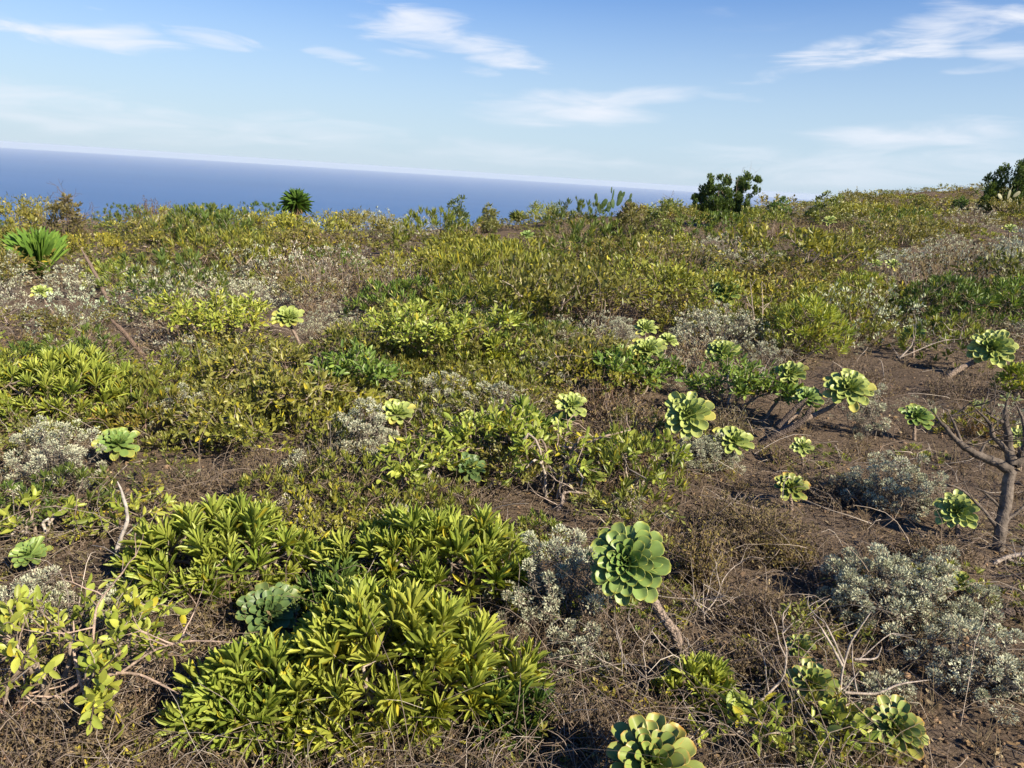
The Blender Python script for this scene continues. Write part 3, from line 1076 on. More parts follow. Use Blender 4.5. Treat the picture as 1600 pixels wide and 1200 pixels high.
# narrow-leaved whorl shrubs: label, centre x, top y, base y, width, tips, leaf length, palette, single leaves
WH = [
    ('yellow-green narrow-leaved shrub behind the shaded dark rosette', 368, 775, 960, 310, 95, .085, YG, 240),
    ('narrow-leaved shrub directly left of the grey tufts and largest rosette', 680, 800, 985, 340, 90, .088, YG, 220),
    ('yellow-tinged narrow-leaved shrub at the bottom centre of the photo', 610, 925, 1185, 430, 120, .088, YL, 300),
    ('green narrow-leaved shrub at the bottom left of centre below the dark rosette', 410, 1020, 1200, 210, 55, .090, YG, 240),
    ('deep green narrow-leaved shrub to the right of the shaded dark rosette', 525, 890, 985, 100, 26, .085, DG, 80),
    ('narrow-leaved clump at the foot of the largest rosette stem', 1085, 1040, 1125, 105, 18, .065, YG, 100),
    ('small narrow-leaved clump near the bottom edge under grey twigs', 800, 1085, 1165, 110, 16, .08, DG, 60),
    ('rounded yellow-green shrub at the left edge over the grey tufts', 112, 540, 690, 225, 110, .095, YG, 0),
    ('dark green dome shrub left of the centre in the middle distance', 640, 425, 520, 190, 110, .095, MG, 0),
    ('second dark green dome shrub just right of the centre dome', 740, 440, 520, 140, 80, .090, DG, 0),
    ('dense yellow-green shrub hanging over bare soil at right', 1252, 462, 565, 120, 90, .10, YG, 0),
    ('bright yellow-green bush behind the leaning pole near the left yucca', 186, 402, 462, 92, 70, .10, YG, 0),
    ('bright green dome shrub in the middle scrub right of centre', 905, 368, 452, 150, 110, .10, MG, 0),
    ('wide yellow-green shrub between grey bushes at middle right', 1340, 425, 500, 140, 90, .10, YG, 0),
    ('dark dense shrub at middle right above the round rosette', 1470, 425, 525, 150, 110, .095, DG, 0),
    ('dark dense shrub at the right edge above the round rosette', 1570, 430, 520, 130, 90, .095, MG, 0),
    ('leafy shrub left of the middle above the leaning rosette', 520, 380, 440, 130, 80, .10, MG, 0),
    ('short green shrub growing between twigs under the centre rosettes', 815, 640, 715, 75, 26, .085, MG, 0),
    ('single yellowish leafy spike left of the three clustered rosettes', 778, 535, 600, 60, 14, .095, YL, 0),
    ('small yellow-green tuft at the right edge beside the round rosette', 1582, 575, 625, 55, 18, .08, YG, 0),
]
for k, (lb, cx, top, base, wd, nt, L, pal, single) in enumerate(WH):
    c, rx, ry, h = footprint(cx, top, base, wd)
    rng = rs(200 + k)
    far = c[1] > 6.5
    nt = int(nt * (1.05 if c[1] < 4.2 else 1.15)); L = L * (1.08 if c[1] < 4.2 else 1.0)
    g = whorl_shrub(rng, rx, ry, h, nt, L, .0120 if not far else .017, 21 if not far else 13, pal)
    place_shrub('narrow_leaved_shrub', lb, 'shrub', c, g, rng, M_LEAF, lod=far, single=single, group='narrow-leaved shrubs')

# oval-leaved sprawling shrubs
OV = [
    ('sparse yellowing oval-leaved shrub with bare branches in the lower left corner', 120, 925, 1195, 330, 62, .046, YL, 240),
    ('few yellow oval leaves beside the lichen-covered stick at left', 205, 775, 850, 140, 14, .055, YL, 0),
    ('low oval-leaved shrub with yellow tips along the bottom right edge', 1240, 1115, 1198, 210, 30, .050, YG, 240),
    ('wide leafy oval-leaved thicket in the middle of the photo', 690, 480, 620, 300, 190, .060, YG, 0),
    ('deep green oval-leaved shrub left of the grey flower heads', 560, 560, 670, 150, 80, .058, MG, 0),
    ('open oval-leaved twigs in front of the bluish shaded rosette', 770, 650, 770, 170, 60, .055, YG, 0),
    ('fresh green oval-leaved shrub between the pale rosettes at right', 1140, 570, 665, 160, 80, .058, MG, 0),
    ('leafy oval-leaved shrub under the three clustered rosettes', 985, 560, 640, 150, 80, .058, MG, 0),
    ('yellowish oval-leaved shrub behind the leaning stump at left', 330, 470, 570, 190, 110, .060, YL, 0),
    ('thin oval-leaved shrub on dark twigs left of the middle', 410, 555, 650, 170, 60, .058, OL, 0),
    ('sparse oval-leaved twigs right of the stacked centre rosettes', 985, 690, 790, 150, 34, .052, YG, 0),
    ('arching oval-leaved shrub over the dark hollow at middle right', 930, 440, 540, 180, 110, .062, OL, 0),
    ('sparse oval-leaved twigs at the left edge above the corner shrub', 60, 780, 870, 110, 14, .05, YL, 0),
    ('oval-leaved shrub left of the bluish shaded rosette in brown twigs', 660, 690, 800, 150, 40, .055, YG, 0),
    ('green oval-leaved shrub over twigs left of the upright rosette', 480, 590, 700, 130, 50, .056, OL, 0),
    ('oval-leaved twigs in the shade right of the soil path', 330, 640, 715, 150, 34, .054, OL, 0),
    ('oval-leaved shoots between the dry brush and the big rosette', 860, 660, 800, 120, 26, .055, YG, 0),
]
for k, (lb, cx, top, base, wd, ns_, L, pal, single) in enumerate(OV):
    c, rx, ry, h = footprint(cx, top, base, wd)
    rng = rs(300 + k)
    far = c[1] > 6.5
    mid = c[1] > 3.6
    h = h * (1.35 if mid else 1.0)
    g = shoot_shrub(rng, rx, ry, h, int(ns_ * (1.8 if mid else 1.25)), L, .020, 9, pal, sh_len=.19 if not far else .25)
    place_shrub('oval_leaved_shrub', lb, 'shrub', c, g, rng, M_LEAF, lod=far, single=single, group='oval-leaved shrubs', stem_r=.009)

# felted grey shrubs
GR = [
    ('large grey felted shrub right of the dry brush near the lower right', 1395, 862, 1010, 270, 95, .060, 70),
    ('sparse grey felted shrub trailing over cracked soil at the right edge', 1505, 960, 1120, 190, 34, .052, 60),
    ('grey tufted shrub touching the left side of the largest rosette', 872, 815, 1020, 180, 46, .056, 70),
    ('grey felted cushion below the large pale open rosette', 1096, 680, 745, 105, 60, .052, 60),
    ('wide silvery grey cushion behind the pale green rosette', 1115, 490, 565, 175, 120, .060, 40),
    ('grey green felted tufts in the bare soil left of the bare trunk', 1390, 700, 815, 140, 44, .060, 60),
    ('pale grey felted tufts by the left edge beside the soil path', 90, 645, 790, 150, 46, .062, 60),
    ('small patch of whitish felted heads right of the left edge shrub', 292, 612, 685, 100, 18, .062, 60),
    ('broad whitish felted bush behind the yellowing thicket at left', 392, 432, 490, 210, 110, .070, 30),
    ('grey felted heads on thin stalks left of the upright rosette', 572, 640, 740, 100, 24, .070, 70),
    ('grey felted heads among twigs in the very middle of the photo', 700, 590, 690, 170, 34, .062, 50),
    ('grey tufts in the lower left corner under the yellow leaves', 60, 890, 975, 130, 22, .060, 70),
    ('grey tufts behind the corner shrub left of the dark rosette', 205, 905, 985, 130, 20, .060, 70),
    ('grey felted bush left of the three clustered rosettes', 965, 500, 560, 80, 40, .060, 40),
    ('white felted heads on bare soil above the largest rosette', 975, 765, 815, 70, 14, .050, 60),
    ('wide grey bush below the cactus at middle right', 1140, 372, 425, 150, 100, .075, 26),
    ('grey bush between green shrubs at far middle right', 1385, 400, 445, 110, 70, .075, 26),
    ('grey bush at the right edge of the middle scrub', 1568, 385, 425, 80, 60, .075, 26),
    ('grey felted bush at the foot of the left yucca', 115, 420, 475, 90, 50, .070, 30),
    ('pale grey felted bush at the left edge below the yucca', 15, 405, 470, 70, 40, .070, 30),
    ('small grey tufts in the yellowing bottom shrub right side', 800, 900, 1000, 110, 12, .048, 80),
    ('grey tufts under the broad pale rosette stem', 1350, 620, 690, 60, 16, .055, 60),
    ('thin grey tufts below the dead bleached branches', 1370, 1050, 1110, 110, 12, .05, 60),
    ('two grey tufts in the twigs above the bottom yellow shrub', 615, 790, 850, 70, 8, .06, 70),
    ('grey tuft by the soil path left of centre', 462, 705, 755, 40, 7, .06, 60),
    ('pair of pale grey heads at the edge of the soil path', 530, 655, 720, 60, 9, .065, 60),
    ('grey heads scattered above the upright rosette with dry stalk', 625, 595, 650, 80, 12, .062, 50),
    ('grey heads right of the small folded rosette', 790, 610, 680, 80, 14, .062, 50),
    ('grey heads behind the stacked yellow-green rosettes', 850, 560, 620, 110, 20, .060, 40),
    ('grey heads on thin stalks left of the middle scrub', 480, 600, 665, 70, 9, .062, 50),
    ('grey cushion left of the silvery cushion under the clustered rosettes', 1040, 565, 610, 70, 20, .060, 40),
    ('grey heads at the base of the dense hanging shrub', 1195, 540, 585, 70, 18, .058, 40),
    ('grey heads left of the pale clustered rosettes top', 880, 500, 550, 90, 26, .060, 36),
    ('grey tufts at the foot of the olive lone rosette', 1330, 735, 790, 80, 12, .055, 60),
    ('grey tufts in front of the bare grey tree', 1460, 850, 920, 80, 12, .055, 60),
    ('grey tufts at lower right below the big grey shrub', 1590, 1040, 1100, 70, 10, .052, 60),
    ('grey tufts left of the largest rosette stem foot', 905, 1000, 1070, 110, 12, .052, 60),
    ('grey heads in twigs under the pale upright rosette', 690, 700, 770, 90, 10, .060, 60),
]
for k, (lb, cx, top, base, wd, nh, hd, nl) in enumerate(GR):
    c, rx, ry, h = footprint(cx, top, base, wd)
    rng = rs(400 + k)
    far = c[1] > 6.5
    h = h * (1.3 if c[1] > 3.6 else 1.0)
    g = grey_shrub(rng, rx, ry, h, int(nh * (1.4 if c[1] > 3.6 else 1.05)), hd * 1.2, int(nl * (2.5 if not far else 1.0)), lf=.18 if not far else .34)
    place_shrub('grey_felted_shrub', lb, 'shrub', c, g, rng, M_GREY, lod=True, group='grey felted shrubs', twig_r=.0028 if not far else .004, tw_col=(.21, .18, .145))

# dry brown brush
DR = [
    ('dry brown feathery brush right of the largest rosette', 1165, 745, 900, 240, 330, .022, (.20, .17, .06), (.25, .19, .11)),
    ('olive feathery brush beside the largest rosette', 1085, 800, 940, 120, 150, .022, (.24, .20, .05), (.26, .19, .09)),
    ('low golden brush in front of the olive rosette', 1225, 835, 900, 130, 110, .020, (.27, .22, .05), (.25, .19, .09)),
    ('wide brown heather-like bush behind the whitish felted bush', 340, 362, 445, 240, 300, .045, (.15, .14, .05), (.22, .16, .09)),
    ('brown dry bush at the left edge below the small rosette stalk', 45, 500, 580, 130, 220, .035, (.16, .13, .05), (.24, .17, .09)),
    ('dry grey twig tuft in bare soil at upper right', 1340, 545, 610, 120, 110, .018, (.22, .17, .11), (.28, .22, .15)),
    ('golden dry tuft beside the looping dark branch', 1530, 640, 690, 80, 70, .022, (.34, .20, .06), (.28, .19, .09)),
    ('dry brown twigs behind the bottom yellow shrub', 560, 720, 830, 190, 170, .020, (.20, .15, .08), (.26, .20, .13)),
    ('dry brown brush between the largest rosette stem and the grey shrub', 1180, 905, 1010, 200, 200, .016, (.20, .15, .09), (.25, .19, .12)),
    ('dry brown tangle on the ground at the end of the soil path', 420, 680, 790, 200, 160, .018, (.19, .15, .07), (.25, .19, .12)),
    ('dry brown brush below the photo centre beside the fallen branches', 720, 740, 830, 240, 220, .018, (.19, .15, .08), (.25, .19, .13)),
    ('dark dry brush at the bottom edge right of the yellow shrub', 900, 1080, 1195, 220, 220, .016, (.17, .13, .08), (.24, .18, .12)),
    ('dry brown brush in the bottom left corner under bare branches', 160, 1090, 1215, 330, 260, .018, (.18, .14, .07), (.24, .18, .11)),
    ('dry brush among the roots of the bare tree at right', 1450, 820, 900, 190, 150, .018, (.20, .15, .08), (.25, .19, .12)),
    ('dry brush right under the stacked rosettes near the photo centre', 960, 640, 740, 190, 170, .020, (.17, .14, .06), (.24, .18, .11)),
    ('dry brush around the olive lone rosette on the soil slope', 1310, 730, 810, 160, 130, .018, (.20, .16, .09), (.26, .20, .13)),
    ('dry brush on the cracked soil at the right edge', 1560, 1010, 1090, 150, 110, .016, (.20, .16, .09), (.26, .20, .13)),
    ('dry brush left of the bleached dead shrub', 1160, 1000, 1090, 170, 160, .016, (.19, .15, .08), (.26, .20, .13)),
    ('dry brush on the soil under the round right rosette', 1500, 560, 640, 150, 120, .020, (.19, .15, .08), (.26, .20, .13)),
    ('dry brush in the gap above the left foreground shrub', 300, 720, 790, 190, 130, .018, (.20, .16, .09), (.26, .20, .13)),
    ('dry brush under the grey shrub and largest rosette stem', 950, 930, 1050, 170, 170, .016, (.20, .15, .09), (.26, .20, .14)),
]
for k, (lb, cx, top, base, wd, nt, ll, c0, c1) in enumerate(DR):
    c, rx, ry, h = footprint(cx, top, base, wd)
    rng = rs(500 + k)
    g = dry_shrub(rng, rx, ry, h, nt, 12, ll, [.8 * v for v in c0], [.8 * v for v in c1])
    place_shrub('dry_brush', lb, 'shrub', c, g, rng, M_DRY, lod=True, group='dry brown brush', twig_r=.0022 if c[1] < 6 else .004, tw_col=(.19, .145, .11))
# ------------------------------------------------------------------ bare wood
def grow(rng, p, d, ln, r, depth, out, spread=.6, up=.1, kids=(2, 3), shrink=.68, seg=5, wob=.12):
    pts = [np.array(p, float)]
    dd = unit(np.array(d, float))
    for i in range(seg):
        dd = unit(dd + rng.normal(size=3) * wob + np.array([0, 0, up * .3]))
        pts.append(pts[-1] + dd * ln / seg)
    r1 = r * (.62 if depth > 0 else .35)
    out.append((np.array(pts), np.linspace(r, r1, seg + 1), depth))
    if depth > 0:
        for k in range(int(rng.integers(kids[0], kids[1] + 1))):
            nd = unit(dd + rng.normal(size=3) * spread + np.array([0, 0, up]))
            i = seg if k < 2 else int(rng.integers(seg // 2, seg))
            grow(rng, pts[i], nd, ln * shrink * rng.uniform(.75, 1.2), r1 * .85, depth - 1, out, spread, up, kids, shrink, seg, wob)
    return out


def branches_obj(t, segs, col, mat, names=('branch', 'twigs'), split=2, sides=7):
    """the thick limbs as parts of their own, the thin ends as one part"""
    mt = MB()
    top = max(s[2] for s in segs)
    for pts, rad, dep in segs:
        c = np.array(col) * random.uniform(.8, 1.15)
        if dep >= top - split + 1:
            m = MB(); m.tubes(pts[None], rad[None], c[None], sides); m.build('trunk' if dep == top else names[0], mat, t)
        else:
            mt.tubes(pts[None], rad[None], c[None], 5)
    mt.build(names[1], mat, t, kind='stuff')


def path_px(base, pixels, lift0=-.03, toward=None):
    """stick through pixels, at the depth of its foot on the ground (toward: depth drift per point in metres)"""
    b = at(*base)
    pts = [np.array([0, 0, lift0])]
    for i, (x, y) in enumerate(pixels):
        ref = b + np.array([0, (toward or 0) * (i + 1), 0])
        q = at_depth(x, y, ref)
        q[2] = max(q[2], float(ground_z(q[0], q[1])) + .01)
        pts.append(q - b)
    return b, np.array(pts)


def resample(pts, n):
    t = np.linspace(0, len(pts) - 1, n)
    k = np.arange(len(pts))
    q = np.stack([np.interp(t, k, pts[:, i]) for i in range(3)], -1)
    for _ in range(2):
        q[1:-1] = q[1:-1] * .5 + (q[:-2] + q[2:]) * .25
    return q


def stick(name, label, cat, base, runs, col, mat, group=None, seed=0, twigs=0, twr=.003):
    """bare wood: runs = list of (pixels, r0, r1); the first starts at the foot"""
    rng = rs(900 + seed)
    b = at(*base)
    t = thing(name, label, cat, b, group)
    allp = []
    for i, (pix, r0, r1) in enumerate(runs):
        if name == 'dead_shrub':
            r0, r1 = r0 * .75, r1 * .7
        _, pts = path_px(base, pix)
        if i > 0:
            pts = pts[1:]
        q = wiggle(rng, resample(pts, 4 * len(pts))[None], r0 * .07)
        m = MB(); m.tubes(q, (np.linspace(r0, r1, q.shape[1]) * np.where(np.arange(q.shape[1]) > q.shape[1] - 4, .7, 1) * np.where(np.arange(q.shape[1]) > q.shape[1] - 2, .4, 1))[None] * rng.uniform(.9, 1.1, (1, q.shape[1])), np.array([col]) * rng.uniform(.85, 1.1), 8)
        m.build('trunk' if i == 0 else 'branch', mat, t)
        allp.append(q[0])
    if twigs:
        P = np.concatenate(allp)
        segs = []
        for _ in range(twigs):
            p = P[int(rng.integers(len(P) // 3, len(P)))]
            grow(rng, p, rnd_dirs(rng, 1)[0] + np.array([0, 0, .6]), rng.uniform(.06, .16), twr, 1, segs)
        m = MB()
        for pts, rad, dep in segs:
            m.tubes(pts[None], rad[None], np.array([col]), 4)
        m.build('twigs', mat, t, kind='stuff')
    return t


PALE = (.34, .29, .24)
GREYB = (.125, .104, .085)
DARKB = (.11, .085, .07)
t = stick('bare_tree', 'bare grey gnarled tree with thick trunk and forking limbs at the right edge', 'tree', (1560, 862),
      [([(1564, 820), (1572, 780), (1578, 745), (1580, 723)], .026, .022), ([(1580, 725), (1576, 690), (1573, 668), (1570, 652), (1573, 625)], .022, .007),
       ([(1578, 735), (1555, 722), (1530, 712), (1505, 698), (1480, 672), (1462, 648)], .024, .007), ([(1574, 705), (1560, 690), (1549, 680), (1548, 662), (1521, 635)], .015, .005),
       ([(1571, 660), (1563, 658), (1548, 650), (1536, 632)], .010, .004), ([(1582, 725), (1593, 718), (1602, 700), (1625, 680)], .026, .016), ([(1602, 700), (1600, 660), (1586, 627)], .010, .004),
       ([(1505, 698), (1490, 660), (1480, 640)], .008, .003), ([(1530, 712), (1540, 690), (1560, 682)], .007, .003), ([(1562, 830), (1540, 800), (1505, 765), (1475, 755)], .009, .004), ([(1570, 800), (1540, 770), (1520, 760)], .007, .003),
       ([(1570, 815), (1590, 800), (1606, 785)], .008, .004)],
      GREYB, M_BARK, seed=1, twigs=34, twr=.0035)
# small leaf tufts on the tips of the bare tree
mb = MB(); rng = rs(77)
tips = [(1573, 625), (1521, 635), (1536, 632), (1586, 627), (1462, 648)]
bb = at(1560, 862)
for (x, y) in tips:
    p = at_depth(x, y, bb) - bb
    k = 6
    X = unit(rnd_dirs(rng, k) + np.array([0, 0, .8]))
    mb.inst(LANCE_A, np.repeat(p[None], k, 0), mats_from(X, rnd_dirs(rng, k), np.full(k, .035), np.full(k, .010)), leaf_cols(rng, (np.array((.25, .30, .13)), np.array((.32, .36, .16)), 0), k))
mb.build('leaf_tufts', M_LEAF, t, kind='stuff')

stick('dead_shrub', 'bleached dead shrub with forking bare branches at the lower right', 'dead shrub', (1313, 1130),
      [([(1312, 1080), (1316, 1045), (1330, 1000), (1362, 955)], .007, .004), ([(1316, 1040), (1295, 1000), (1270, 962)], .006, .003), ([(1318, 1035), (1298, 990), (1285, 965)], .005, .003),
       ([(1312, 1082), (1270, 1090), (1225, 1098), (1185, 1100)], .006, .004), ([(1185, 1098), (1225, 1060), (1230, 1020), (1222, 985)], .006, .003), ([(1222, 990), (1240, 972)], .004, .002),
       ([(1320, 1082), (1370, 1085), (1405, 1068), (1455, 1062)], .006, .003), ([(1335, 1030), (1370, 1030), (1378, 1010)], .005, .003), ([(1318, 1080), (1345, 1045)], .004, .003)],
      PALE, M_BARK, seed=2, twigs=12, twr=.0025)
stick('fallen_branch', 'pale bleached branch lying at the right edge below the bare trunk', 'branch', (1545, 885),
      [([(1560, 875), (1585, 868), (1615, 862)], .010, .008), ([(1575, 874), (1590, 890), (1610, 900)], .006, .004)], PALE, M_BARK, seed=3, twigs=4)
stick('leaning_stump', 'lower brown leafless stump leaning left at the left of the photo', 'stump', (240, 570),
      [([(215, 545), (195, 520), (172, 498)], .024, .018)], (.19, .135, .10), M_SCAR, seed=4)
stick('leaning_pole', 'upper thin leaning dead stem beside the left yucca', 'stump', (170, 470),
      [([(155, 440), (142, 415), (126, 388)], .026, .018)], (.20, .15, .115), M_SCAR, seed=5)
stick('lichened_stick', 'upright lichen-spotted grey stick beside the yellow oval leaves', 'branch', (176, 870),
      [([(190, 838), (200, 812), (196, 785), (184, 752)], .010, .006), ([(198, 835), (215, 818)], .004, .002)], (.36, .33, .29), M_BARK, seed=6)
stick('twisted_branch', 'dark looping fallen branch behind the green soil rosette at right', 'branch', (1418, 615),
      [([(1430, 610), (1470, 610), (1510, 615)], .016, .012), ([(1460, 622), (1495, 628), (1505, 642), (1503, 655), (1470, 648), (1440, 640)], .014, .010)], DARKB, M_SCAR, seed=7)
stick('dark_stem', 'thick dark prostrate stem under the broad pale rosette', 'branch', (1180, 695),
      [([(1215, 680), (1240, 668), (1262, 650), (1268, 632)], .022, .016), ([(1215, 668), (1240, 640), (1262, 622)], .016, .012)], DARKB, M_SCAR, seed=8)
stick('fallen_branch', 'short thick grey branch lying on bare soil at the photo centre', 'branch', (868, 800),
      [([(880, 782), (878, 770), (895, 768), (920, 772)], .011, .006), ([(884, 783), (865, 795)], .006, .004)], (.34, .28, .235), M_BARK, seed=9, twigs=5)
stick('fallen_branch', 'grey arching branch right of the stacked centre rosettes', 'branch', (880, 760),
      [([(900, 700), (940, 682), (985, 672)], .008, .006), ([(900, 700), (870, 697)], .006, .004), ([(930, 686), (910, 720), (885, 740)], .005, .003)], (.38, .29, .23), M_BARK, seed=10, twigs=6)
stick('fallen_branch', 'pinkish thin fallen stem crossing the twigs below the photo centre', 'branch', (750, 755),
      [([(770, 770), (800, 785)], .010, .008), ([(755, 720), (640, 735), (590, 755)], .005, .003), ([(755, 700), (690, 710), (640, 735)], .004, .003)], (.36, .28, .22), M_BARK, seed=11, twigs=4)
stick('dead_shrub', 'thin dead stems standing above the low bottom oval-leaved shrub', 'dead shrub', (1105, 985),
      [([(1098, 950), (1100, 905)], .005, .002), ([(1098, 955), (1075, 925)], .004, .002), ([(1100, 960), (1120, 935), (1128, 910)], .004, .002)], (.34, .29, .24), M_BARK, seed=12, twigs=10, twr=.002)
stick('fallen_branch', 'dark heavy branch at the right edge above cracked soil', 'branch', (1540, 985),
      [([(1555, 960), (1580, 957), (1620, 955)], .022, .018)], DARKB, M_SCAR, seed=13)
stick('dead_shrub', 'pinkish forked bare branch standing in the lower left corner shrub', 'dead shrub', (140, 1150),
      [([(138, 1100), (125, 1065), (115, 1020), (115, 970)], .009, .005), ([(125, 1065), (190, 1050), (225, 1055), (305, 1098)], .007, .004), ([(190, 1050), (240, 1015), (290, 1000), (390, 1005)], .006, .003),
       ([(125, 1067), (85, 1090), (30, 1085)], .006, .003), ([(138, 1100), (140, 1150), (160, 1185)], .006, .003), ([(145, 1000), (150, 945), (190, 895)], .006, .003)], (.36, .27, .21), M_BARK, seed=14, twigs=16, twr=.003)
stick('dead_shrub', 'thin bare twigs standing between the largest rosette and grey shrub', 'dead shrub', (1010, 1090),
      [([(1010, 1050), (1003, 1010), (1022, 980)], .004, .002), ([(972, 1060), (972, 1020)], .003, .002)], PALE, M_BARK, seed=15, twigs=8, twr=.002)
stick('dead_shrub', 'pale bare stalk beside the dark dense shrub at right', 'dead shrub', (1190, 540),
      [([(1192, 480), (1190, 440)], .012, .006), ([(1192, 485), (1205, 470)], .006, .004), ([(1178, 500), (1172, 440)], .010, .006)], (.33, .27, .21), M_BARK, seed=16, twigs=6, twr=.004)
stick('dead_shrub', 'forked pale stalks on bare soil right of the dense yellow-green shrub', 'dead shrub', (1385, 600),
      [([(1378, 565), (1372, 560)], .006, .004), ([(1405, 560), (1425, 540), (1428, 525)], .009, .005), ([(1408, 558), (1470, 532), (1500, 530)], .006, .003)], PALE, M_BARK, seed=17, twigs=8)

# ------------------------------------------------------------------ spiky plants
def spiky(name, label, px, depth, top, head_px, n, trunk=True, pyfoot=340, col=((.06, .13, .025), (.12, .21, .035)), droop=1.3, wl=.075, foot=None):
    rng = rs(int(px * 3 + depth))
    b = spot(px, pyfoot, depth) if foot is None else at(*foot)
    t = thing(name, label, 'yucca', b)
    s = mpp(b)
    c = at_depth(px, top + head_px * .55, b) - b
    L = head_px * .56 * s
    if trunk:
        pth = bez([np.array([0, 0, -.1])], [np.array([.02, 0, c[2] * .4])], [c * .7], [c], 8)
        m = MB(); m.tubes(pth, np.linspace(L * .17, L * .14, 8)[None], np.array([(.24, .17, .10)]), 8)
        m.build('trunk', M_SCAR, t)
        # skirt of dead leaves
        k = 40
        X = unit(rnd_dirs(rng, k) * np.array([1, 1, .2]) + np.array([0, 0, -1.1]))
        m = MB(); m.inst(STRAP, np.repeat(c[None], k, 0) + X * .02, mats_from(X, rnd_dirs(rng, k), np.full(k, L * .6), np.full(k, L * .06)), np.repeat(np.array([(.30, .21, .11)]), k, 0))
        m.build('dead_leaves', M_DRY, t, kind='stuff')
    else:
        c = np.array([0, 0, .10])
    mb = MB(); mb.add(STRAP[0], STRAP[1], np.ones(3)); me = mb.mesh('leaf', M_LEAF)
    for i in range(n):
        q = (i + .5) / n
        el = .08 + droop * q + rng.normal() * .08
        az = i * 2.39996 + rng.normal() * .1
        X = np.array([math.sin(el) * math.cos(az), math.sin(el) * math.sin(az), math.cos(el)])
        l = L * rng.uniform(.85, 1.1)
        m3 = mats_from(X[None], np.array([[0, 0, 1.0]]) + rng.normal(size=(1, 3)) * .1, np.array([l]), np.array([L * wl]))[0]
        o = bpy.data.objects.new('leaf', me); COL.objects.link(o); o.parent = t
        set_mat3(o, m3, c)
        cc = np.array(col[0]) + (np.array(col[1]) - np.array(col[0])) * rng.uniform()
        o.color = (*[float(v) for v in cc], 1)
    return t


spiky('yucca', 'spiky palm-like yucca on a short trunk against the blue sea', 463, 19, 294, 48, 170, droop=2.1, wl=.045)
spiky('yucca', 'large bright green spiky clump near the left edge', 70, 0, 374, 128, 230, trunk=False, foot=(66, 442), col=((.13, .26, .045), (.22, .36, .06)), droop=.58, wl=.013)
spiky('yucca', 'small spiky tuft in the far scrub left of the cactus', 808, 19, 328, 34, 60, trunk=False, foot=(808, 352), col=((.10, .14, .03), (.17, .20, .045)), droop=1.1, wl=.06)

# ------------------------------------------------------------------ prickly pears
def pad_mesh():
    V, T = [], []
    nr, na = 6, 14
    for side in (1, -1):
        for i in range(nr):
            r = math.sin(i / (nr - 1) * math.pi / 2)
            for k in range(na):
                a = 2 * math.pi * k / na
                x = .5 + .5 * r * math.cos(a)
                w = .25 * r * math.sin(a) * (1.12 - .28 * (1 - x))
                V.append((x, w, side * .055 * math.sqrt(max(0, 1 - r * r)) + .0))
    n = nr * na
    for sd in (0, 1):
        o = sd * n
        for i in range(nr - 1):
            for k in range(na):
                a, b = o + i * na + k, o + i * na + (k + 1) % na
                c, d = a + na, b + na
                T += [(a, c, d), (a, d, b)] if sd == 0 else [(a, d, c), (a, b, d)]
    mb = MB(); mb.add(np.array(V), np.array(T), np.ones(3))
    return mb.mesh('pad', M_PAD)


PAD = pad_mesh()

def cactus(label, px, pyfoot, depth, pads, col, seed=0):
    """pads: (base pixel offset x, y, length px, angle from upright in degrees, twist)"""
    b = spot(px, pyfoot, depth)
    t = thing('prickly_pear', label, 'cactus', b)
    rng = rs(50 + seed)
    for (x, y, l, a, tw) in pads:
        p = at_depth(x, y, b) - b
        s = mpp(b)
        X = np.array([math.sin(R_(a)), rng.normal() * .15, math.cos(R_(a))])
        nrm = np.array([math.sin(R_(tw)), -math.cos(R_(tw)), .1])
        m3 = mats_from(X[None], nrm[None], np.array([l * s * .85]), np.array([l * s * .85]))[0]
        o = bpy.data.objects.new('pad', PAD); COL.objects.link(o); o.parent = t
        set_mat3(o, m3, p)
        c = np.array(col) * rng.uniform(.75, 1.25)
        o.color = (*[float(v) for v in c], 1)
    m = MB(); m.tubes(np.array([[(0, 0, -.15), (0, 0, .1), (.02, 0, .3)]]), np.array([[.07, .06, .05]]), np.array([(.14, .12, .07)]), 7)
    m.build('trunk', M_BARK, t)
    return t


cactus('prickly pear cactus with upright pads on the skyline right of centre', 945, 335, 18,
       [(938, 334, 20, -18, 30), (932, 322, 20, -4, 60), (930, 312, 12, 4, 20), (940, 326, 20, 22, 10), (944, 330, 16, 50, 40), (925, 333, 14, -30, 0),
        (958, 326, 18, -10, 25), (956, 316, 24, 4, 75), (955, 302, 12, 2, 60), (964, 322, 20, 22, 15), (970, 312, 16, 18, 35), (966, 316, 22, 5, 40), (976, 320, 16, 45, 20), (984, 312, 12, 10, 30), (950, 332, 20, 5, 20)],
       (.04, .072, .024), 1)
cactus('pale prickly pear beside the dark tree at the right edge', 1575, 322, 30,
       [(1575, 325, 18, -4, 10), (1574, 312, 18, 4, 30), (1566, 312, 14, -45, 10), (1582, 308, 16, 50, 20), (1577, 300, 12, 10, 60), (1571, 325, 14, -30, 10)],
       (.26, .26, .16), 2)

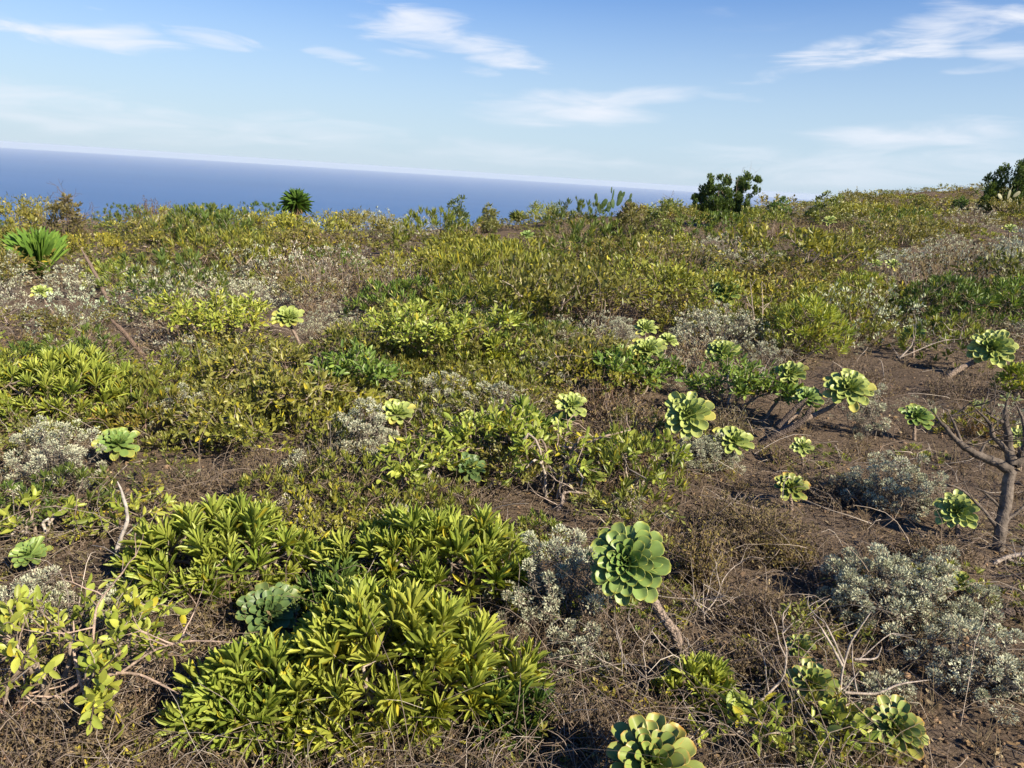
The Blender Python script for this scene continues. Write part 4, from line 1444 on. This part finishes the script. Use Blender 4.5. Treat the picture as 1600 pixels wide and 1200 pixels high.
# ------------------------------------------------------------------ dark trees and bushes on the skyline
def plume_tree(name, label, px, pyfoot, depth, plumes, leaf, per, col, group=None, trunk_r=.05, dead=0, cat='tree'):
    """plumes: (x, y of the foot, length px, lean degrees, half width px): upswept feathery lobes"""
    rng = rs(int(px * 5 + depth))
    b = spot(px, pyfoot, depth)
    t = thing(name, label, cat, b, group)
    s = mpp(b)
    ml = MB()
    limbs = []
    for (x, y, l, a, hw) in plumes:
        f = at_depth(x, y, b) - b
        f[1] += rng.normal() * hw * s * .8
        d = np.array([math.sin(R_(a)), rng.normal() * .15, math.cos(R_(a))])
        l_, w_ = l * s, hw * s
        tip = f + d * l_
        f[2] = min(f[2], .04)
        l_ = float(np.linalg.norm(tip - f)); d = unit(tip - f)
        l = l_ / s
        k = int(per * (l * hw) / 400)
        # sub-clumps along the plume, each a tuft of small upswept sprays
        nc = max(6, int(l * hw / 22))
        tq = rng.uniform(.05, 1, nc)
        wid = np.sin(np.clip(tq, 0, 1) ** .75 * np.pi * .93) ** .6
        cc = f + d * (tq * l_)[:, None] + rnd_dirs(rng, nc) * (w_ * wid * rng.uniform(.45, 1.05, nc))[:, None]
        ci = rng.integers(0, nc, k)
        dd = rnd_dirs(rng, k)
        cr = w_ * .34
        pos = cc[ci] + dd * (cr * rng.uniform(.2, 1, k) ** .5)[:, None] * np.array([1, 1, 1.35])
        X = unit(dd * .6 + d * .8 + np.array([0, 0, .3]) + rng.normal(size=(k, 3)) * .3)
        ls = leaf * rng.uniform(.6, 1.3, k)
        c0, c1 = np.array(col[0]), np.array(col[1])
        cu = rng.uniform(size=nc)[ci]
        cl = (c0 + (c1 - c0) * np.clip(cu * .7 + rng.uniform(size=k) * .4, 0, 1)[:, None])
        ml.inst(LO, pos, mats_from(X, rnd_dirs(rng, k), ls, ls * .42), cl)
        limbs.append(bez([np.array([0, 0, -.1])], [np.array([0, 0, .1]) + f * .4], [f + d * l_ * .2], [f + d * l_ * .85], 8)[0])
    ml.build('crown', M_LEAF, t, kind='stuff')
    for q in limbs[:6]:
        m = MB(); m.tubes(q[None], np.linspace(trunk_r, trunk_r * .25, 8)[None], np.array([(.12, .09, .07)]), 6); m.build('trunk', M_BARK, t)
    if dead:
        segs = []
        for _ in range(dead):
            q = limbs[int(rng.integers(0, len(limbs)))]
            grow(rng, q[-2], np.array([rng.normal() * .4, 0, 1.0]), .5, .008, 2, segs)
        m = MB()
        for pts, rad, dep in segs:
            m.tubes(pts[None], rad[None], np.array([(.22, .17, .14)]), 3)
        m.build('dead_twigs', M_TWIG, t, kind='stuff')
    return t


JUN = ((.045, .085, .022), (.115, .170, .038))
plume_tree('juniper_tree', 'dark windswept juniper tree standing alone on the skyline right of centre', 1128, 325, 22,
           [(1098, 322, 34, -12, 10), (1108, 324, 42, -8, 10), (1118, 325, 48, -2, 10), (1128, 325, 46, 4, 10), (1142, 325, 46, 14, 10), (1150, 322, 50, 20, 10), (1160, 320, 44, 22, 8), (1092, 324, 20, -24, 7), (1128, 328, 26, 10, 12), (1108, 328, 24, -10, 11), (1150, 328, 26, 12, 11)],
           .085, 900, JUN, group='dark junipers on the skyline', dead=4)
plume_tree('juniper_tree', 'dark rounded juniper tree cut by the right edge on the hill', 1580, 325, 31,
           [(1545, 322, 44, -6, 13), (1555, 322, 56, -2, 15), (1570, 322, 62, 2, 16), (1585, 322, 68, 4, 17), (1600, 322, 70, 6, 18), (1615, 322, 66, 8, 18), (1540, 318, 26, -16, 10), (1590, 300, 48, 4, 16)],
           .11, 800, JUN, group='dark junipers on the skyline')
OLB = ((.085, .115, .030), (.165, .185, .045))
SKYB = [
    ('dome-shaped dull green bush on the skyline left of the small spiky tuft', 716, 338, 20, [(706, 340, 28, -12, 10), (716, 340, 32, 0, 11), (726, 340, 26, 14, 10)], ((.05, .075, .028), (.10, .13, .05)), 0),
    ('low loose bush right of the dull green dome bush on the skyline', 765, 340, 21, [(756, 342, 18, -12, 9), (768, 342, 20, 8, 10)], ((.10, .12, .04), (.18, .18, .06)), 0),
    ('brown twiggy bush on the skyline at the far left', 104, 345, 15, [(88, 352, 40, -14, 15), (104, 352, 48, 0, 17), (120, 352, 40, 14, 15)], ((.085, .075, .03), (.14, .12, .045)), 14),
    ('small dark low bush right of the lone juniper', 1216, 326, 24, [(1206, 328, 14, -10, 8), (1218, 328, 20, 0, 8), (1228, 328, 14, 14, 8)], JUN, 0),
    ('dark olive bush on the hill between the two junipers', 1292, 335, 24, [(1275, 338, 28, -10, 12), (1292, 338, 34, 0, 14), (1310, 338, 30, 10, 13), (1322, 336, 22, 12, 10)], OLB, 0),
    ('lighter bush on the slope right of the dark olive bush', 1435, 318, 36, [(1425, 322, 14, -10, 9), (1440, 322, 17, 5, 10)], OLB, 0),
    ('small dark bush left of the right edge juniper', 1500, 322, 33, [(1492, 325, 18, -8, 8), (1506, 325, 18, 8, 9)], JUN, 0),
    ('twiggy olive bush on the skyline left of the lone juniper', 1040, 330, 20, [(1025, 334, 22, -10, 14), (1045, 334, 24, 5, 15), (1062, 334, 20, 12, 12)], OLB, 3),
    ('brownish bush just under the cactus on the skyline', 985, 335, 18, [(970, 342, 26, -12, 13), (990, 342, 28, 6, 14), (1005, 342, 24, 12, 12)], ((.09, .095, .03), (.15, .14, .045)), 4),
    ('low olive bush hiding the foot of the sea-side yucca', 470, 350, 17.6, [(448, 356, 16, -12, 10), (480, 356, 15, 8, 10)], ((.12, .13, .035), (.2, .2, .05)), 1),
    ('yellow-green mound bush at the far left skyline edge', 30, 355, 14, [(5, 362, 26, -12, 16), (30, 362, 28, 6, 18), (55, 362, 24, 12, 14)], ((.12, .13, .03), (.18, .17, .035)), 0),
]
def dome_bush(label, px, pyfoot, depth, plumes, col, dead):
    rng = rs(int(px * 5 + depth))
    b = spot(px, pyfoot, depth)
    t = thing('skyline_bush', label, 'bush', b, 'bushes on the skyline')
    s = mpp(b)
    xs = [p[0] for p in plumes]
    top = min(p[1] - p[2] for p in plumes)
    hw = (max(xs) - min(xs)) / 2 + plumes[0][4] * .9
    h = float(at_depth(px, top, b)[2] - b[2])
    rx = hw * s
    n = max(26, int(rx * h * 70))
    tips, nrm = dome_points(rng, n, rx, rx, h, .05, .22)
    per = 60
    w = np.repeat(np.arange(n), per)
    k = len(w)
    sz = (.12 * min(1.5, max(rx, h) ) * rng.uniform(.6, 1.3, n))[w]
    dd = unit(rnd_dirs(rng, k) + nrm[w] * .4)
    pos = tips[w] + dd * (sz * rng.uniform(.2, 1, k))[:, None]
    X = unit(dd + np.array([0, 0, .5]) + rng.normal(size=(k, 3)) * .3)
    ls = .085 * rng.uniform(.6, 1.3, k)
    c0, c1 = np.array(col[0]), np.array(col[1])
    cl = 1.5 * c0 + 1.5 * (c1 - c0) * np.clip(rng.uniform(size=n)[w] * .7 + rng.uniform(size=k) * .4, 0, 1)[:, None]
    m = MB(); m.inst(LO, pos, mats_from(X, rnd_dirs(rng, k), ls, ls * .42), cl); m.build('foliage', M_LEAF, t, kind='stuff')
    bs = tips * np.array([.2, .2, 0])
    tw = wiggle(rng, bez(bs, bs + tips * .2, tips * .8 + bs * .2, tips * 1.02, 6), .01)
    m = MB(); m.tubes(tw, twig_radii(tw, .008, .003), np.repeat(TWIGC[:1] * .8, n, 0), 4); m.build('branches', M_TWIG, t, kind='stuff')
    if dead:
        segs = []
        for _ in range(dead * 2):
            i = int(rng.integers(0, n))
            grow(rng, tips[i] * .8, nrm[i] + np.array([0, 0, .8]), rng.uniform(.25, .5) * h * .6, .007, 2, segs)
        m = MB()
        for pts, rad, dep in segs:
            m.tubes(pts[None], np.maximum(rad, .003)[None], np.array([(.16, .12, .095)]), 3)
        m.build('dead_twigs', M_TWIG, t, kind='stuff')


for (lb, px, pf, dp, pl, col, dead) in SKYB:
    dome_bush(lb, px, pf, dp, pl, col, dead)

# ------------------------------------------------------------------ what nobody could count
BARE = [(at(x, y), rx, ry) for (x, y, rx, ry) in [
    (1440, 590, .95, .40), (1330, 670, .55, .40), (1420, 690, .5, .3), (270, 735, .75, .30), (150, 770, .3, .15), (400, 735, .4, .2), (880, 815, .45, .16), (1520, 1160, .42, .40), (1590, 1100, .3, .3),
    (1340, 560, .6, .3), (1300, 850, .25, .15), (1480, 700, .4, .25), (1040, 800, .3, .12), (300, 465, .8, .25), (1560, 1000, .25, .12), (1330, 800, .3, .15)]]

def bare(P):
    m = np.zeros(len(P))
    for c, rx, ry in BARE:
        m = np.maximum(m, 1.35 - ((P[:, 0] - c[0]) / rx) ** 2 - ((P[:, 1] - c[1]) / ry) ** 2)
    return np.clip(m, 0, 1)


def in_view(P, pad=120):
    q = (P - EYE) @ CR
    with np.errstate(all='ignore'):
        x = 800 + FPX * q[:, 0] / -q[:, 2]
        y = 600 - FPX * q[:, 1] / -q[:, 2]
    return (q[:, 2] < 0) & (x > -pad) & (x < 1600 + pad) & (y < 1200 + pad * 1.5)


def scatter(rng, n, y0, y1, xpad=1.0):
    """points on the ground spread evenly over the picture's depth range"""
    y = np.exp(rng.uniform(math.log(y0), math.log(y1), n))
    x = rng.uniform(-1, 1, n) * (y * .80 + xpad)
    P = np.stack([x, y, ground_z(x, y)], -1)
    return P[in_view(P)]


def tile(dst, arr, pos, yaw, scl, tint, sz=None):
    v, tt, c = arr
    cs, sn = np.cos(yaw), np.sin(yaw)
    k, n = len(pos), len(v)
    X = (v[None, :, 0] * cs[:, None] - v[None, :, 1] * sn[:, None]) * scl[:, None]
    Y = (v[None, :, 0] * sn[:, None] + v[None, :, 1] * cs[:, None]) * scl[:, None]
    Z = v[None, :, 2] * (scl if sz is None else sz)[:, None]
    P = np.stack([X, Y, Z], -1) + pos[:, None]
    dst.add(P.reshape(-1, 3), (np.arange(k)[:, None, None] * n + tt[None]).reshape(-1, 3), (c[None] * tint[:, None]).reshape(-1, 3))


def variant(fn, seed, tws=3):
    rng = rs(seed)
    g = fn(rng)
    g['twigs'] = g['twigs'][::tws, ::2]
    ml, mt = MB(), MB()
    fill(ml, mt, g, True, rng, twig_r=.006, sides=3)
    return ml.arrays(), mt.arrays()


# low mixed shrubs merging into one cover: a finer set for the middle, a coarser one far off
def scrub_set(q, lf, o):
    return {
        'olive': [variant(lambda r: shoot_shrub(r, .5, .5, .46, int(42 * q), .060 * lf, .024 * lf, 9, OLs, .24), s + o) for s in (1, 2, 3)],
        'green': [variant(lambda r: whorl_shrub(r, .45, .45, .46, int(42 * q), .085 * lf, .020 * lf, 10, MGs), s + o) for s in (4, 5)],
        'yg': [variant(lambda r: whorl_shrub(r, .45, .45, .42, int(42 * q), .085 * lf, .020 * lf, 10, YGs), s + o) for s in (6, 7)],
        'yl': [variant(lambda r: shoot_shrub(r, .5, .5, .40, int(40 * q), .058 * lf, .024 * lf, 9, YLs, .22), s + o) for s in (8,)],
        'dry': [variant(lambda r: dry_shrub(r, .5, .5, .46, int(60 * q), 6, .045 * lf, (.15, .125, .05), (.24, .18, .10)), s + o, 1 if q >= 1 else 2) for s in (9, 10)],
        'grey': [variant(lambda r: grey_shrub(r, .42, .42, .36, int(30 * q), .085, int(16 * q)), s + o, 2) for s in (11,)],
    }


FINE, COARSE = scrub_set(.85, 1.05, 0), scrub_set(.62, 1.3, 100)
FV = FINE
KEYS = list(FV)

def cover(name, label, n, y0, y1, seed, smin, smax, probs, thin, FV=FINE, P=None):
    rng = rs(seed)
    if P is None:
        P = scatter(rng, n, y0, y1)
    keep = rng.uniform(size=len(P)) > bare(P) * 1.1
    P = P[keep]
    # patches of one kind
    a = vnoise(P[:, 0], P[:, 1], 3.6, 21); b = vnoise(P[:, 0], P[:, 1], 2.8, 33); c = vnoise(P[:, 0], P[:, 1], 4.2, 45)
    w = np.stack([probs['olive'] * (.5 + a), probs['green'] * (5 * b ** 4), probs['yg'] * (5 * (1 - b) ** 4), probs['yl'] * (6 * c ** 5), probs['dry'] * (4 * (1 - a) ** 3), probs['grey'] * (6 * (1 - c) ** 5)], 1)
    w = np.cumsum(w / w.sum(1, keepdims=True), 1)
    kind = (rng.uniform(size=(len(P), 1)) > w).sum(1).clip(0, 5)
    ml, mg, md, mt = MB(), MB(), MB(), MB()
    for ki, key in enumerate(KEYS):
        vs = FV[key]
        sel = np.nonzero(kind == ki)[0]
        for vi, (al, atw) in enumerate(vs):
            ii = sel[vi::len(vs)]
            if len(ii) == 0:
                continue
            s = rng.uniform(smin, smax, len(ii)) * (.75 + .5 * vnoise(P[ii, 0], P[ii, 1], 1.3, 51))
            sz = s * rng.uniform(.75, 1.1, len(ii)) * thin * (.55 + .75 * vnoise(P[ii, 0], P[ii, 1], 1.7, 57))
            tint = 1 + rng.normal(size=(len(ii), 1)) * .13 + rng.normal(size=(len(ii), 3)) * .05
            yaw = rng.uniform(0, 6.28, len(ii))
            dst = {'grey': mg, 'dry': md}.get(key, ml)
            pos = P[ii] - np.array([0, 0, .03])
            tile(dst, al, pos, yaw, s, tint, sz)
            tile(mt, atw, pos, yaw, s, tint, sz)
    root = thing(name, label, 'scrub', (0, 0, 0)); root['kind'] = 'stuff'
    ml.build('green_foliage', M_LEAF, root, kind='stuff')
    mg.build('grey_foliage', M_GREY, root, kind='stuff')
    md.build('brown_foliage', M_DRY, root, kind='stuff')
    mt.build('twigs', M_TWIG, root, kind='stuff')


cover('far_scrub', 'low mixed olive and brown scrub covering the far hillside to the crest', 1300, 10.0, 34, 61, .75, 1.3, dict(olive=.9, green=.3, yg=.3, yl=.4, dry=3.6, grey=2.0), .72, COARSE)
hr = rs(66)
hx, hy = hr.uniform(6, 60, 2600), hr.uniform(26, 62, 2600)
HP = np.stack([hx, hy, ground_z(hx, hy)], -1)
HP = HP[in_view(HP) & (hy < 26 + 1.05 * hx)][:290]
cover('hill_scrub', 'low brownish scrub on the rising slope at the far right', 0, 0, 0, 67, 1.2, 2.0, dict(olive=1.4, green=.3, yg=.3, yl=.3, dry=2.2, grey=.3), .7, COARSE, HP)

def two_mat(al, atw, matl):
    m1, m2 = MB(), MB()
    m1.add(*al); m1.add(*atw)
    me = m1.mesh('low_shrub', matl)
    me.materials.append(M_TWIG)
    nl, nt_ = len(al[1]), len(atw[1])
    me.polygons.foreach_set('material_index', np.concatenate([np.zeros(nl, np.int32), np.ones(nt_, np.int32)]))
    return me


MARKS = [('large spiky clump', 70, 405), ('leaning brown stump', 205, 535), ('pale yellow stalked rosette', 451, 497), ('broad whitish felted bush', 392, 465), ('sea-side yucca', 463, 330), ('three clustered rosettes', 1012, 540),
         ('bluish stalked rosette', 1133, 457), ('wide silvery cushion', 1115, 530), ('dense shrub over bare soil', 1252, 515), ('round rosette at upper right', 1550, 544), ('lone juniper', 1130, 320),
         ('skyline prickly pear', 950, 330), ('dark green centre dome shrub', 640, 475), ('stacked yellow-green rosettes', 888, 645), ('dry-stalked upright rosette', 620, 647), ('shrub at the left edge', 112, 620),
         ('thicket in the middle', 690, 560), ('bright green dome shrub', 905, 410), ('wide far grey bush', 1140, 400), ('dark dense shrub at right', 1470, 470), ('juniper at the right edge', 1575, 310), ('dark olive hill bush', 1292, 330),
         ('left-edge stalked rosette', 64, 456), ('long-stemmed pale rosette', 1326, 608), ('small spiky tuft', 808, 345)]
SH_SET = scrub_set(1.5, 1.0, 300)
KN = dict(olive=('low_olive_shrub', 'low olive oval-leaved shrub', M_LEAF), green=('low_green_shrub', 'low green narrow-leaved shrub', M_LEAF), yg=('low_bright_shrub', 'low yellow-green narrow-leaved shrub', M_LEAF),
          yl=('low_yellowing_shrub', 'low yellowing oval-leaved shrub', M_LEAF), dry=('low_dry_shrub', 'low dry brown shrub', M_DRY), grey=('low_grey_shrub', 'low grey felted shrub', M_GREY))


MADE = []
# what must stay in sight over the low shrubs in front of it
CLEAR = [(66, 405, 70), (463, 330, 34), (808, 342, 25), (950, 322, 40), (1130, 310, 55), (1575, 305, 40), (64, 456, 34), (824, 370, 20), (1195, 388, 20), (1118, 418, 22), (1296, 346, 20), (1368, 412, 20), (1395, 414, 22), (1578, 358, 20),
         (1285, 430, 20), (451, 497, 24), (130, 400, 26), (195, 520, 28), (186, 430, 50), (1133, 457, 42), (392, 458, 70), (1140, 398, 80), (104, 335, 50), (716, 330, 25), (1010, 530, 60), (1550, 544, 60), (1428, 520, 40), (184, 690, 50), (620, 645, 36), (893, 640, 40), (733, 732, 40), (925, 742, 34), (1075, 650, 50), (1236, 584, 34), (736, 655, 24), (300, 735, 120)]

def low_shrubs(n, y0, y1, seed, probs, s0=.55, s1=1.0, xmax=9999, zs=1.0):
    rng = rs(seed)
    meshes = {k: [two_mat(al, atw, KN[k][2]) for al, atw in vs] for k, vs in SH_SET.items()}
    P = scatter(rng, n * 6, y0, y1)
    P = P[(rng.uniform(size=len(P)) > bare(P) * 1.1) & (P[:, 0] < xmax * P[:, 1])]
    # drop points that crowd each other
    keep = []
    for i in range(len(P)):
        if all((P[i, 0] - P[j, 0]) ** 2 + (P[i, 1] - P[j, 1]) ** 2 > ((.14 + .022 * P[i, 1]) * s1 * .9) ** 2 for j in keep):
            keep.append(i)
        if len(keep) >= n:
            break
    P = P[keep]
    a = vnoise(P[:, 0], P[:, 1], 1.9, 21); b = vnoise(P[:, 0], P[:, 1], 2.0, 33); c = vnoise(P[:, 0], P[:, 1], 2.8, 45)
    w = np.stack([probs['olive'] * (.4 + a), probs['green'] * (4 * b ** 3), probs['yg'] * (4 * (1 - b) ** 3), probs['yl'] * (4 * c ** 4), probs['dry'] * (3 * (1 - a) ** 2), probs['grey'] * (4 * (1 - c) ** 3)], 1)
    w = np.cumsum(w / w.sum(1, keepdims=True), 1)
    kind = (rng.uniform(size=(len(P), 1)) > w).sum(1).clip(0, 5)
    q = (P - EYE) @ CR
    made = MADE
    px = 800 + FPX * q[:, 0] / -q[:, 2]; py = 600 - FPX * q[:, 1] / -q[:, 2]
    hpx = .5 * s1 / np.maximum(-q[:, 2], 1) * FPX + 12
    for i in range(len(P)):
        if any(abs(px[i] - x) < r and 0 < py[i] - y < hpx[i] for x, y, r in CLEAR):
            continue
        key = KEYS[kind[i]]
        nm, desc, _ = KN[key]
        me = meshes[key][int(rng.integers(0, len(meshes[key])))]
        o = link(nm, me)
        s = rng.uniform(s0, s1) * min(1.15, .55 + P[i, 1] * .06)
        o.matrix_world = Matrix.Translation(Vector(P[i] - np.array([0, 0, .03]))) @ Matrix.Rotation(float(rng.uniform(0, 6.28)), 4, 'Z') @ Matrix.Diagonal((s, s * rng.uniform(.85, 1.15), s * zs * rng.uniform(.75, 1.15), 1))
        tint = 1 + rng.normal() * .10 + rng.normal(size=3) * .04
        o.color = (*[float(v) for v in tint], 1)
        d = [((px[i] - m[1]) ** 2 + ((py[i] - m[2]) * 1.6) ** 2, m) for m in MARKS]
        m = min(d, key=lambda t: t[0])[1]
        dx, dy = px[i] - m[1], (py[i] - m[2]) * 1.6
        rel = ('right of' if dx > 0 else 'left of') if abs(dx) > abs(dy) else ('in front of' if dy > 0 else 'behind')
        made.append((px[i], o, '%s %s the %s' % (desc, rel, m[0]), desc + 's of the middle scrub'))


def label_low():
    by = {}
    for r in MADE:
        by.setdefault(r[2], []).append(r)
    num = ['', 'one', 'two', 'three', 'four', 'five', 'six', 'seven', 'eight', 'nine', 'ten']
    ordn = ['sixth', 'seventh', 'eighth', 'ninth', 'tenth', 'eleventh', 'twelfth', 'thirteenth', 'fourteenth', 'fifteenth', 'sixteenth', 'seventeenth', 'eighteenth', 'nineteenth', 'twentieth']
    orders = ['leftmost', 'second from left', 'third from left', 'fourth from left', 'fifth from left'] + [w + ' from left' for w in ordn]
    for lb, rows in by.items():
        rows.sort(key=lambda r: r[0])
        for i, r in enumerate(rows):
            sfx = '' if len(rows) == 1 else ', ' + ('rightmost' if i == len(rows) - 1 else orders[min(i, len(orders) - 1)])
            tag(r[1], lb + sfx, 'shrub', r[3])


low_shrubs(430, 4.2, 12.0, 62, dict(olive=1.1, green=.6, yg=.9, yl=.5, dry=1.5, grey=2.6))
low_shrubs(230, 2.9, 5.8, 64, dict(olive=1.3, green=.6, yg=1.0, yl=.5, dry=.6, grey=2.2), .55, .95, .20, zs=1.15)
# bigger domes that stand out of the far cover
BIG = {
    'olive': [variant(lambda r: shoot_shrub(r, .75, .75, .62, 150, .062, .024, 9, OLs, .26), 501, 4), variant(lambda r: shoot_shrub(r, .75, .75, .55, 150, .062, .024, 9, YGs, .26), 502, 4)],
    'green': [variant(lambda r: whorl_shrub(r, .75, .70, .62, 120, .085, .019, 11, MGs), 503, 4)],
    'yg': [variant(lambda r: whorl_shrub(r, .75, .70, .58, 120, .085, .019, 11, YGs), 504, 4)],
    'yl': [variant(lambda r: shoot_shrub(r, .75, .75, .55, 150, .062, .024, 9, YLs, .26), 505, 4)],
    'dry': [variant(lambda r: dry_shrub(r, .75, .75, .60, 190, 7, .045, (.13, .11, .045), (.21, .16, .09)), 506, 1)],
    'grey': [variant(lambda r: grey_shrub(r, .70, .70, .45, 80, .085, 16, lf=.34), 507, 2)],
}
SH_SET = BIG
low_shrubs(190, 7.0, 28.0, 68, dict(olive=1.4, green=.7, yg=1.0, yl=.6, dry=1.1, grey=1.2), .75, 1.25, zs=1.25)
label_low()
cover('near_scrub', 'tangled low leafy growth among the twigs in the foreground', 300, 1.5, 4.8, 63, .28, .52, dict(olive=.9, green=.3, yg=.6, yl=.4, dry=1.8, grey=.5), .9)


def twig_litter():
    rng = rs(71)
    P = scatter(rng, 10800, 1.2, 9.5)
    bz = bare(P)
    P = P[rng.uniform(size=len(P)) > bz * .86]
    k = len(P)
    ln = rng.gamma(3.0, .055, k) + .05
    rise = np.where(rng.uniform(size=k) < .55, rng.uniform(0, .25, k), rng.uniform(.2, 1.0, k))
    az = rng.uniform(0, 6.28, k)
    d = np.stack([np.cos(az), np.sin(az), rise], -1)
    d = unit(d)
    st = P + np.array([0, 0, .004]); st[:, 2] += rng.uniform(0, .06, k) * (rise < .25)
    e = st + d * ln[:, None]
    bend = rng.normal(size=(k, 3)) * (ln * .22)[:, None]
    bend[:, 2] = np.abs(bend[:, 2])
    q = wiggle(rng, bez(st, st + (e - st) * .3 + bend, st + (e - st) * .7 + bend * .8, e, 6), .004)
    g = ground_z(q[..., 0], q[..., 1]) + .004
    q[..., 2] = np.maximum(q[..., 2], g)
    r0 = rng.uniform(.0010, .0028, k) * (.6 + P[:, 1] * .10)
    rad = r0[:, None] * np.linspace(1, .5, 6)[None]
    c = TWIGC[rng.choice(4, k, p=[.42, .20, .30, .08])] * rng.uniform(.75, 1.2, (k, 1))
    m = MB(); m.tubes(q, rad, c, 3)
    o = m.build('dry_twigs', M_TWIG, kind='stuff')
    tag(o, 'tangle of dry grey and brown twigs covering the soil between shrubs', 'twigs', kind='stuff')


def leaf_litter():
    rng = rs(72)
    P = scatter(rng, 11000, 1.2, 8)
    k = len(P)
    X = unit(rng.normal(size=(k, 3)) * np.array([1, 1, .25]))
    ls = rng.uniform(.012, .045, k)
    c = np.array([(.20, .14, .08), (.30, .20, .10), (.13, .09, .06), (.34, .27, .16)])[rng.integers(0, 4, k)] * rng.uniform(.7, 1.2, (k, 1))
    m = MB(); m.inst(LO, P + np.array([0, 0, .006]), mats_from(X, np.array([0, 0, 1.0]) + rng.normal(size=(k, 3)) * .4, ls, ls * .4), c)
    o = m.build('leaf_litter', M_DRY, kind='stuff')
    tag(o, 'scattered dead brown leaves lying on the soil', 'leaf litter', kind='stuff')


def gravel():
    rng = rs(73)
    phi = (1 + 5 ** .5) / 2
    V = unit(np.array([(-1, phi, 0), (1, phi, 0), (-1, -phi, 0), (1, -phi, 0), (0, -1, phi), (0, 1, phi), (0, -1, -phi), (0, 1, -phi), (phi, 0, -1), (phi, 0, 1), (-phi, 0, -1), (-phi, 0, 1)]))
    T = np.array([(0, 11, 5), (0, 5, 1), (0, 1, 7), (0, 7, 10), (0, 10, 11), (1, 5, 9), (5, 11, 4), (11, 10, 2), (10, 7, 6), (7, 1, 8), (3, 9, 4), (3, 4, 2), (3, 2, 6), (3, 6, 8), (3, 8, 9), (4, 9, 5), (2, 4, 11), (6, 2, 10), (8, 6, 7), (9, 8, 1)])
    P = scatter(rng, 9000, 1.2, 9)
    keep = rng.uniform(size=len(P)) < .15 + bare(P)
    P = P[keep]
    k = len(P)
    m = MB()
    for s in range(6):
        ii = np.arange(k)[s::6]
        tv = V * rng.uniform(.65, 1.25, (12, 1))
        sz = rng.gamma(2.0, .0032, len(ii)) + .002 + .014 * (rng.uniform(size=len(ii)) < .012)
        A = unit(rng.normal(size=(len(ii), 3))); B = unit(np.cross(A, rng.normal(size=(len(ii), 3)))); Cc = np.cross(A, B)
        Mx = np.stack([A * sz[:, None], B * sz[:, None], Cc * (sz * .7)[:, None]], -1)
        c = np.array((.19, .13, .082)) * rng.uniform(.6, 1.4, (len(ii), 1))
        m.inst((tv, T), P[ii] + np.array([0, 0, .002]), Mx, c)
    o = m.build('gravel', M_STONE, kind='stuff')
    tag(o, 'small brown clods and pebbles strewn over the bare soil', 'gravel', kind='stuff')


def dry_grass():
    rng = rs(74)
    P = scatter(rng, 1000, 1.4, 8)
    P = P[rng.uniform(size=len(P)) > bare(P) * .7]
    w = np.repeat(np.arange(len(P)), 14)
    k = len(w)
    st = P[w] + rng.normal(size=(k, 3)) * np.array([.018, .018, 0])
    d = unit(rng.normal(size=(k, 3)) * np.array([.5, .5, .1]) + np.array([0, 0, .9]))
    ln = rng.uniform(.05, .16, k)
    e = st + d * ln[:, None]
    q = bez(st, st + np.array([0, 0, .3]) * ln[:, None], e - np.array([0, 0, .1]) * ln[:, None], e, 3)
    c = np.array([(.19, .14, .085), (.14, .10, .06), (.25, .20, .12)])[rng.integers(0, 3, k)] * rng.uniform(.7, 1.2, (k, 1))
    m = MB(); m.tubes(q, np.repeat(np.linspace(.0012, .0005, 3)[None], k, 0) * (.7 + st[:, 1:2] * .12), c, 3)
    o = m.build('dry_grass', M_DRY, kind='stuff')
    tag(o, 'wispy straw-coloured dry grass tufts between the shrubs', 'grass', kind='stuff')


twig_litter()
leaf_litter()
gravel()
dry_grass()
